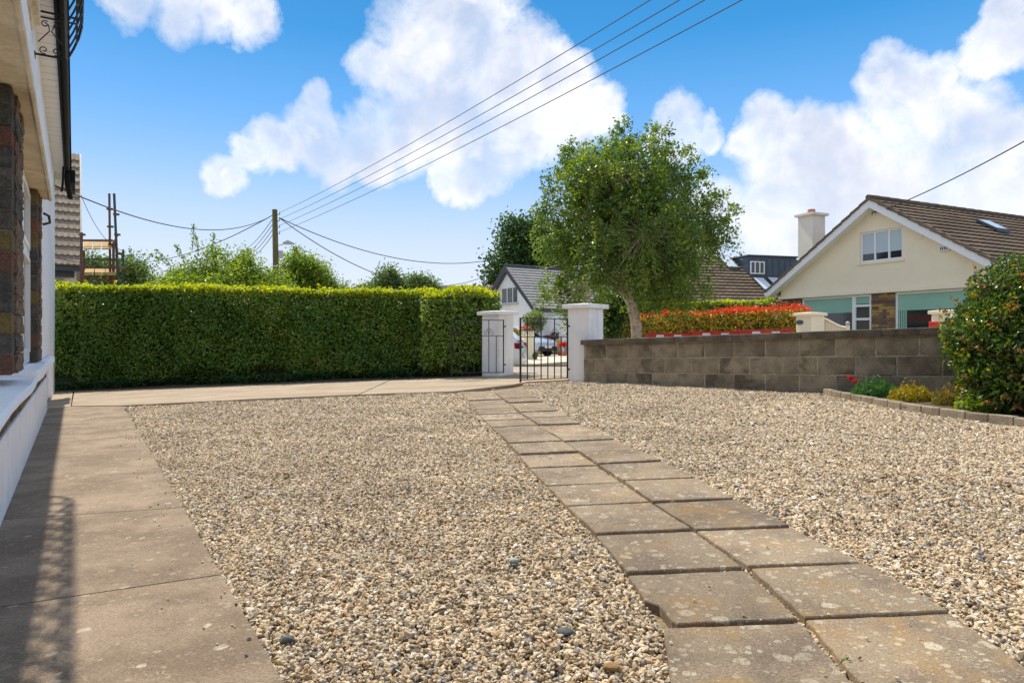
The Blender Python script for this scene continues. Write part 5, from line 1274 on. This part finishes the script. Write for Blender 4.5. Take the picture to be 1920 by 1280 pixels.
# brick piers with the frame between
def bpier(t0, t1, z0, z1, cols, seed):
    r = random.Random(seed); n = len(cols); h = (z1-z0)/n; m_ = FM-.14
    MB().box(HH, t0+.012, t1-.012, FM-.30, FM-.018, z0, z1).obj('pier_core', m_mortar, hl)
    for k, c_ in enumerate(cols):
        zt_ = z1-h*k; mt = {'d': m_bA, 'r': m_bB, 'y': m_bC}[c_]
        MB().box(HH, t0+r.uniform(-.004, .004), t0+.20, FM-.26, FM-.012, zt_-h+.004, zt_-.004).obj('brick', mt, hl, bevel=.005, jitter=.003)
        cuts = [t0+.204, t0+.204+(t1-t0-.204)*r.uniform(.4, .6), t1]
        for a, b in zip(cuts, cuts[1:]):
            m = MB(); nx = 5; nzz = 4; base = []; oo = r.uniform(0, .006)
            for i in range(nx+1):
                for j in range(nzz+1): m.v.append(tuple(HH(a+.003+(b-a-.006)*i/nx, FM+oo+r.uniform(-.009, .009)-(.003 if i in (0, nx) or j in (0, nzz) else 0), zt_-h+.004+(h-.008)*j/nzz)))
            for i in range(nx):
                for j in range(nzz): q = i*(nzz+1)+j; m.f.append((q, q+nzz+1, q+nzz+2, q+1))
            k0 = len(m.v)
            for (i, j) in ((0, 0), (nx, 0), (nx, nzz), (0, nzz)): m.v.append(tuple(HH(a+.003+(b-a-.006)*i/nx, FM-.1, zt_-h+.004+(h-.008)*j/nzz)))
            rim = [i*(nzz+1) for i in range(nx+1)], [nx*(nzz+1)+j for j in range(nzz+1)], [i*(nzz+1)+nzz for i in range(nx, -1, -1)], [j for j in range(nzz, -1, -1)]
            for q, rr in enumerate(rim): m.f.append(tuple(rr+[k0+(q+1) % 4, k0+q]))
            m.obj('brick', r.choice([m_bR, m_bR, mt]), hl)
bpier(5.5, 6.43, -.24, 1.645, 'ddrddddyrddydr', 1)
bpier(9.2, 9.86, -.262, 1.645, 'ydrydddyddrd', 2)
bpier(-.2, 2.2, -.30, 1.645, 'ddrddddyrddydr', 3)
# window between the piers
w = MB(); fr_m = FM-.085
w.box(HH, 6.45, 9.18, fr_m-.07, fr_m, -.262, -.15); w.box(HH, 6.45, 9.18, fr_m-.07, fr_m, 1.56, 1.64)
for t_ in (6.45, 7.8, 9.10): w.box(HH, t_, t_+.08, fr_m-.07, fr_m, -.15, 1.56)
w.box(HH, 6.53, 9.10, fr_m-.07, fr_m-.003, .86, .95); wo = w.obj('window', m_pvc, hl, bevel=.006)
for (a, b) in ((6.53, 7.8), (7.88, 9.10)):
    for (c_, d_) in ((-.15, .86), (.95, 1.56)):
        MB().box(HH, a, b, fr_m-.04, fr_m-.032, c_, d_).obj('pane', m_glass, wo)
        s_ = MB(); s_.box(HH, a+.005, b-.005, fr_m-.035, fr_m+.012, c_+.004, c_+.05); s_.box(HH, a+.005, b-.005, fr_m-.035, fr_m+.012, d_-.05, d_-.004)
        s_.box(HH, a+.005, a+.055, fr_m-.035, fr_m+.012, c_+.05, d_-.05); s_.box(HH, b-.055, b-.005, fr_m-.035, fr_m+.012, c_+.05, d_-.05); s_.obj('sash', m_pvc, wo)
w = MB(); w.box(HH, 2.3, 5.4, fr_m-.07, fr_m, -.30, 1.64); w.obj('window', m_pvc, hl)
# canopy beam over the window: soffit, drip edge, fascia
m = MB(); prof = [(FM-.25, 1.655), (-.262, 1.650), (-.245, 1.632), (-.228, 1.640), (-.222, 1.665), (-.24, 1.70), (-.235, 1.90), (FM-.25, 1.925)]
m.prism([HH(-2, a, b) for a, b in prof], dH*11.85); m.obj('canopy', m_cream, hl)
MB().box(HH, -2, 9.86, -.234, -.226, 1.672, 1.90).obj('fascia_board', m_white, hl)
# boxed cill of the upper window
m = MB(); prof = [(FM-.2, 2.36), (-.27, 2.36), (-.255, 2.40), (-.222, 2.41), (-.218, 2.72), (FM-.2, 2.74)]
m.prism([HH(-2, a, b) for a, b in prof], dH*8.4); m.obj('upper_sill', m_cream, hl)
# eaves: soffit boards, fascia, gutter, roof edge
eav = MB().box(HH, -2, 17.2, -.50, -.165, 3.225, 3.25).obj('soffit', m_soffit, hl)
t_ = 5.2
while t_ < 17.15:
    MB().box(HH, t_+.009, min(t_+.241, 17.2), -.50, -.168, 3.195, 3.222).obj('soffit_board', m_soffit, eav); t_ += .25
MB().box(HH, -2, 17.2, -.165, -.145, 3.16, 3.40).obj('fascia', m_gut, hl)
def gutter(m0, z0, r_, ta, tb, nm, mt):
    m = MB(); n = 9
    prof = [(m0+r_*math.sin(a), z0-r_*math.cos(a)) for a in [-math.pi/2+math.pi*k/n for k in range(n+1)]]
    prof = prof + [(a*1.0+(m0-a)*.12, z+.0+(z0-z)*.12+.002) for a, z in prof[::-1]]
    m.prism([HH(ta, a, b) for a, b in prof], dH*(tb-ta)); return m.obj(nm, mt, hl)
gutter(-.115, 3.27, .055, -2, 13.2, 'gutter', m_gut); gutter(-.122, 3.27, .052, 13.22, 17.25, 'gutter', m_gut)
m = MB(); m.prism([HH(-2, -.17, 3.36), HH(-2, -.045, 3.335), HH(-2, -.045, 3.36), HH(-2, -.6, 3.75)], dH*19.1); m.obj('roof_edge', m_gut, hl)
MB().box(HH, 15.9, 17.3, -.07, .015, 3.05, 3.30).obj('gutter_end', m_gut, hl, bevel=.01)
m = MB(); m.tube([HH(15.2, -.17, 3.19), HH(15.2, -.18, 2.9), HH(15.2, -.20, 2.72)], .02, 6); m.obj('downpipe_stub', m_gut, hl)
MB().tube([HH(15.8, -.12, 3.22), HH(15.9, -.10, 2.95), HH(16.2, -.07, 2.8)], .05, 8).obj('outlet', m_gut, hl)
m = MB(); m.tube([HH(9.95, FM+.02, 1.50), HH(10.0, -.26, 1.48), HH(10.0, -.25, 1.40), HH(9.98, FM+.01, 1.37)], .016, 8); m.obj('hook', m_black, hl)
# bellied balcony railing
RZ0, RZ1, RZ2, RZ3 = 2.70, 3.02, 3.12, 3.62
rail = MB(); T0, T1 = 5.25, 7.9
prof = lambda v: (-.06 + .125*math.sin(min(1, v/.45)*math.pi/2)) if v < .45 else (.065 - .11*((v-.45)/.55))
def rz(v): return RZ0+(RZ3-RZ0)*v
for v in (0, .45, 1.0):
    m_ = prof(v)
    rail.tube([HH(T0, FM, rz(v)), HH(T0, m_, rz(v)), HH(T1, m_, rz(v)), HH(T1, FM, rz(v))], .011, 6)
ro = rail.obj('balcony_railing', m_black, hl)
nb = 12
for k in range(nb+1):
    t_ = T0+(T1-T0)*k/nb
    pts = [HH(t_, prof(v/8), rz(v/8)) for v in range(9)]; MB().tube(pts, .0085 if k not in (0, nb) else .012, 5).obj('bar', m_black, ro)
def sc_end(t_, cm, cz, r_, a0, sg, turns=1.2): return [HH(t_, cm+(r_*(1-.75*k/14))*math.cos(a0+sg*turns*6.283*k/14), cz+(r_*(1-.75*k/14))*math.sin(a0+sg*turns*6.283*k/14)) for k in range(15)]
for te in (T0, T1):
    for (cm, cz, r_, a0, sg) in ((-.245, RZ0+.052, .040, -1.2, -1), (-.150, RZ0+.052, .040, -1.9, 1), (-.235, RZ1-.02, .035, .9, 1), (-.15, RZ1-.02, .035, 2.2, -1)):
        m = MB(); m.tube(sc_end(te, cm, cz, r_, a0, sg), .0055, 5); m.obj('scroll', m_black, ro)
    m = MB(); m.tube([HH(te, -.29, RZ0+.12), HH(te, -.20, RZ1-.08), HH(te, -.21, RZ1-.02)], .0055, 5); m.tube([HH(te, -.10, RZ0+.13), HH(te, -.185, RZ1-.08), HH(te, -.16, RZ1-.02)], .0055, 5)
    m.tube([HH(te, FM, RZ1+.04), HH(te, .03, RZ1+.04)], .010, 5); m.obj('end_brace', m_black, ro)
for k in range(nb):
    t_ = T0+(T1-T0)*(k+.5)/nb
    for (v, rr) in ((.20, .045), (.40, .035), (.60, .05), (.82, .042)):
        cm = prof(v); m = MB(); m.tube([HH(t_+rr*math.cos(a)*(1-.03*j)*1.6, cm, rz(v)+rr*1.3*math.sin(a)*(1-.03*j)) for j, a in enumerate([q*.45 for q in range(17)])], .0095, 4); m.obj('scroll', m_black, ro)
for (t_) in (T0, T1): MB().box(HH, t_-.015, t_+.015, FM, FM+.02, RZ0-.05, RZ0+.02).obj('bracket', m_black, ro)

for o in COL.objects:
    if '_o' in o: del o['_o']
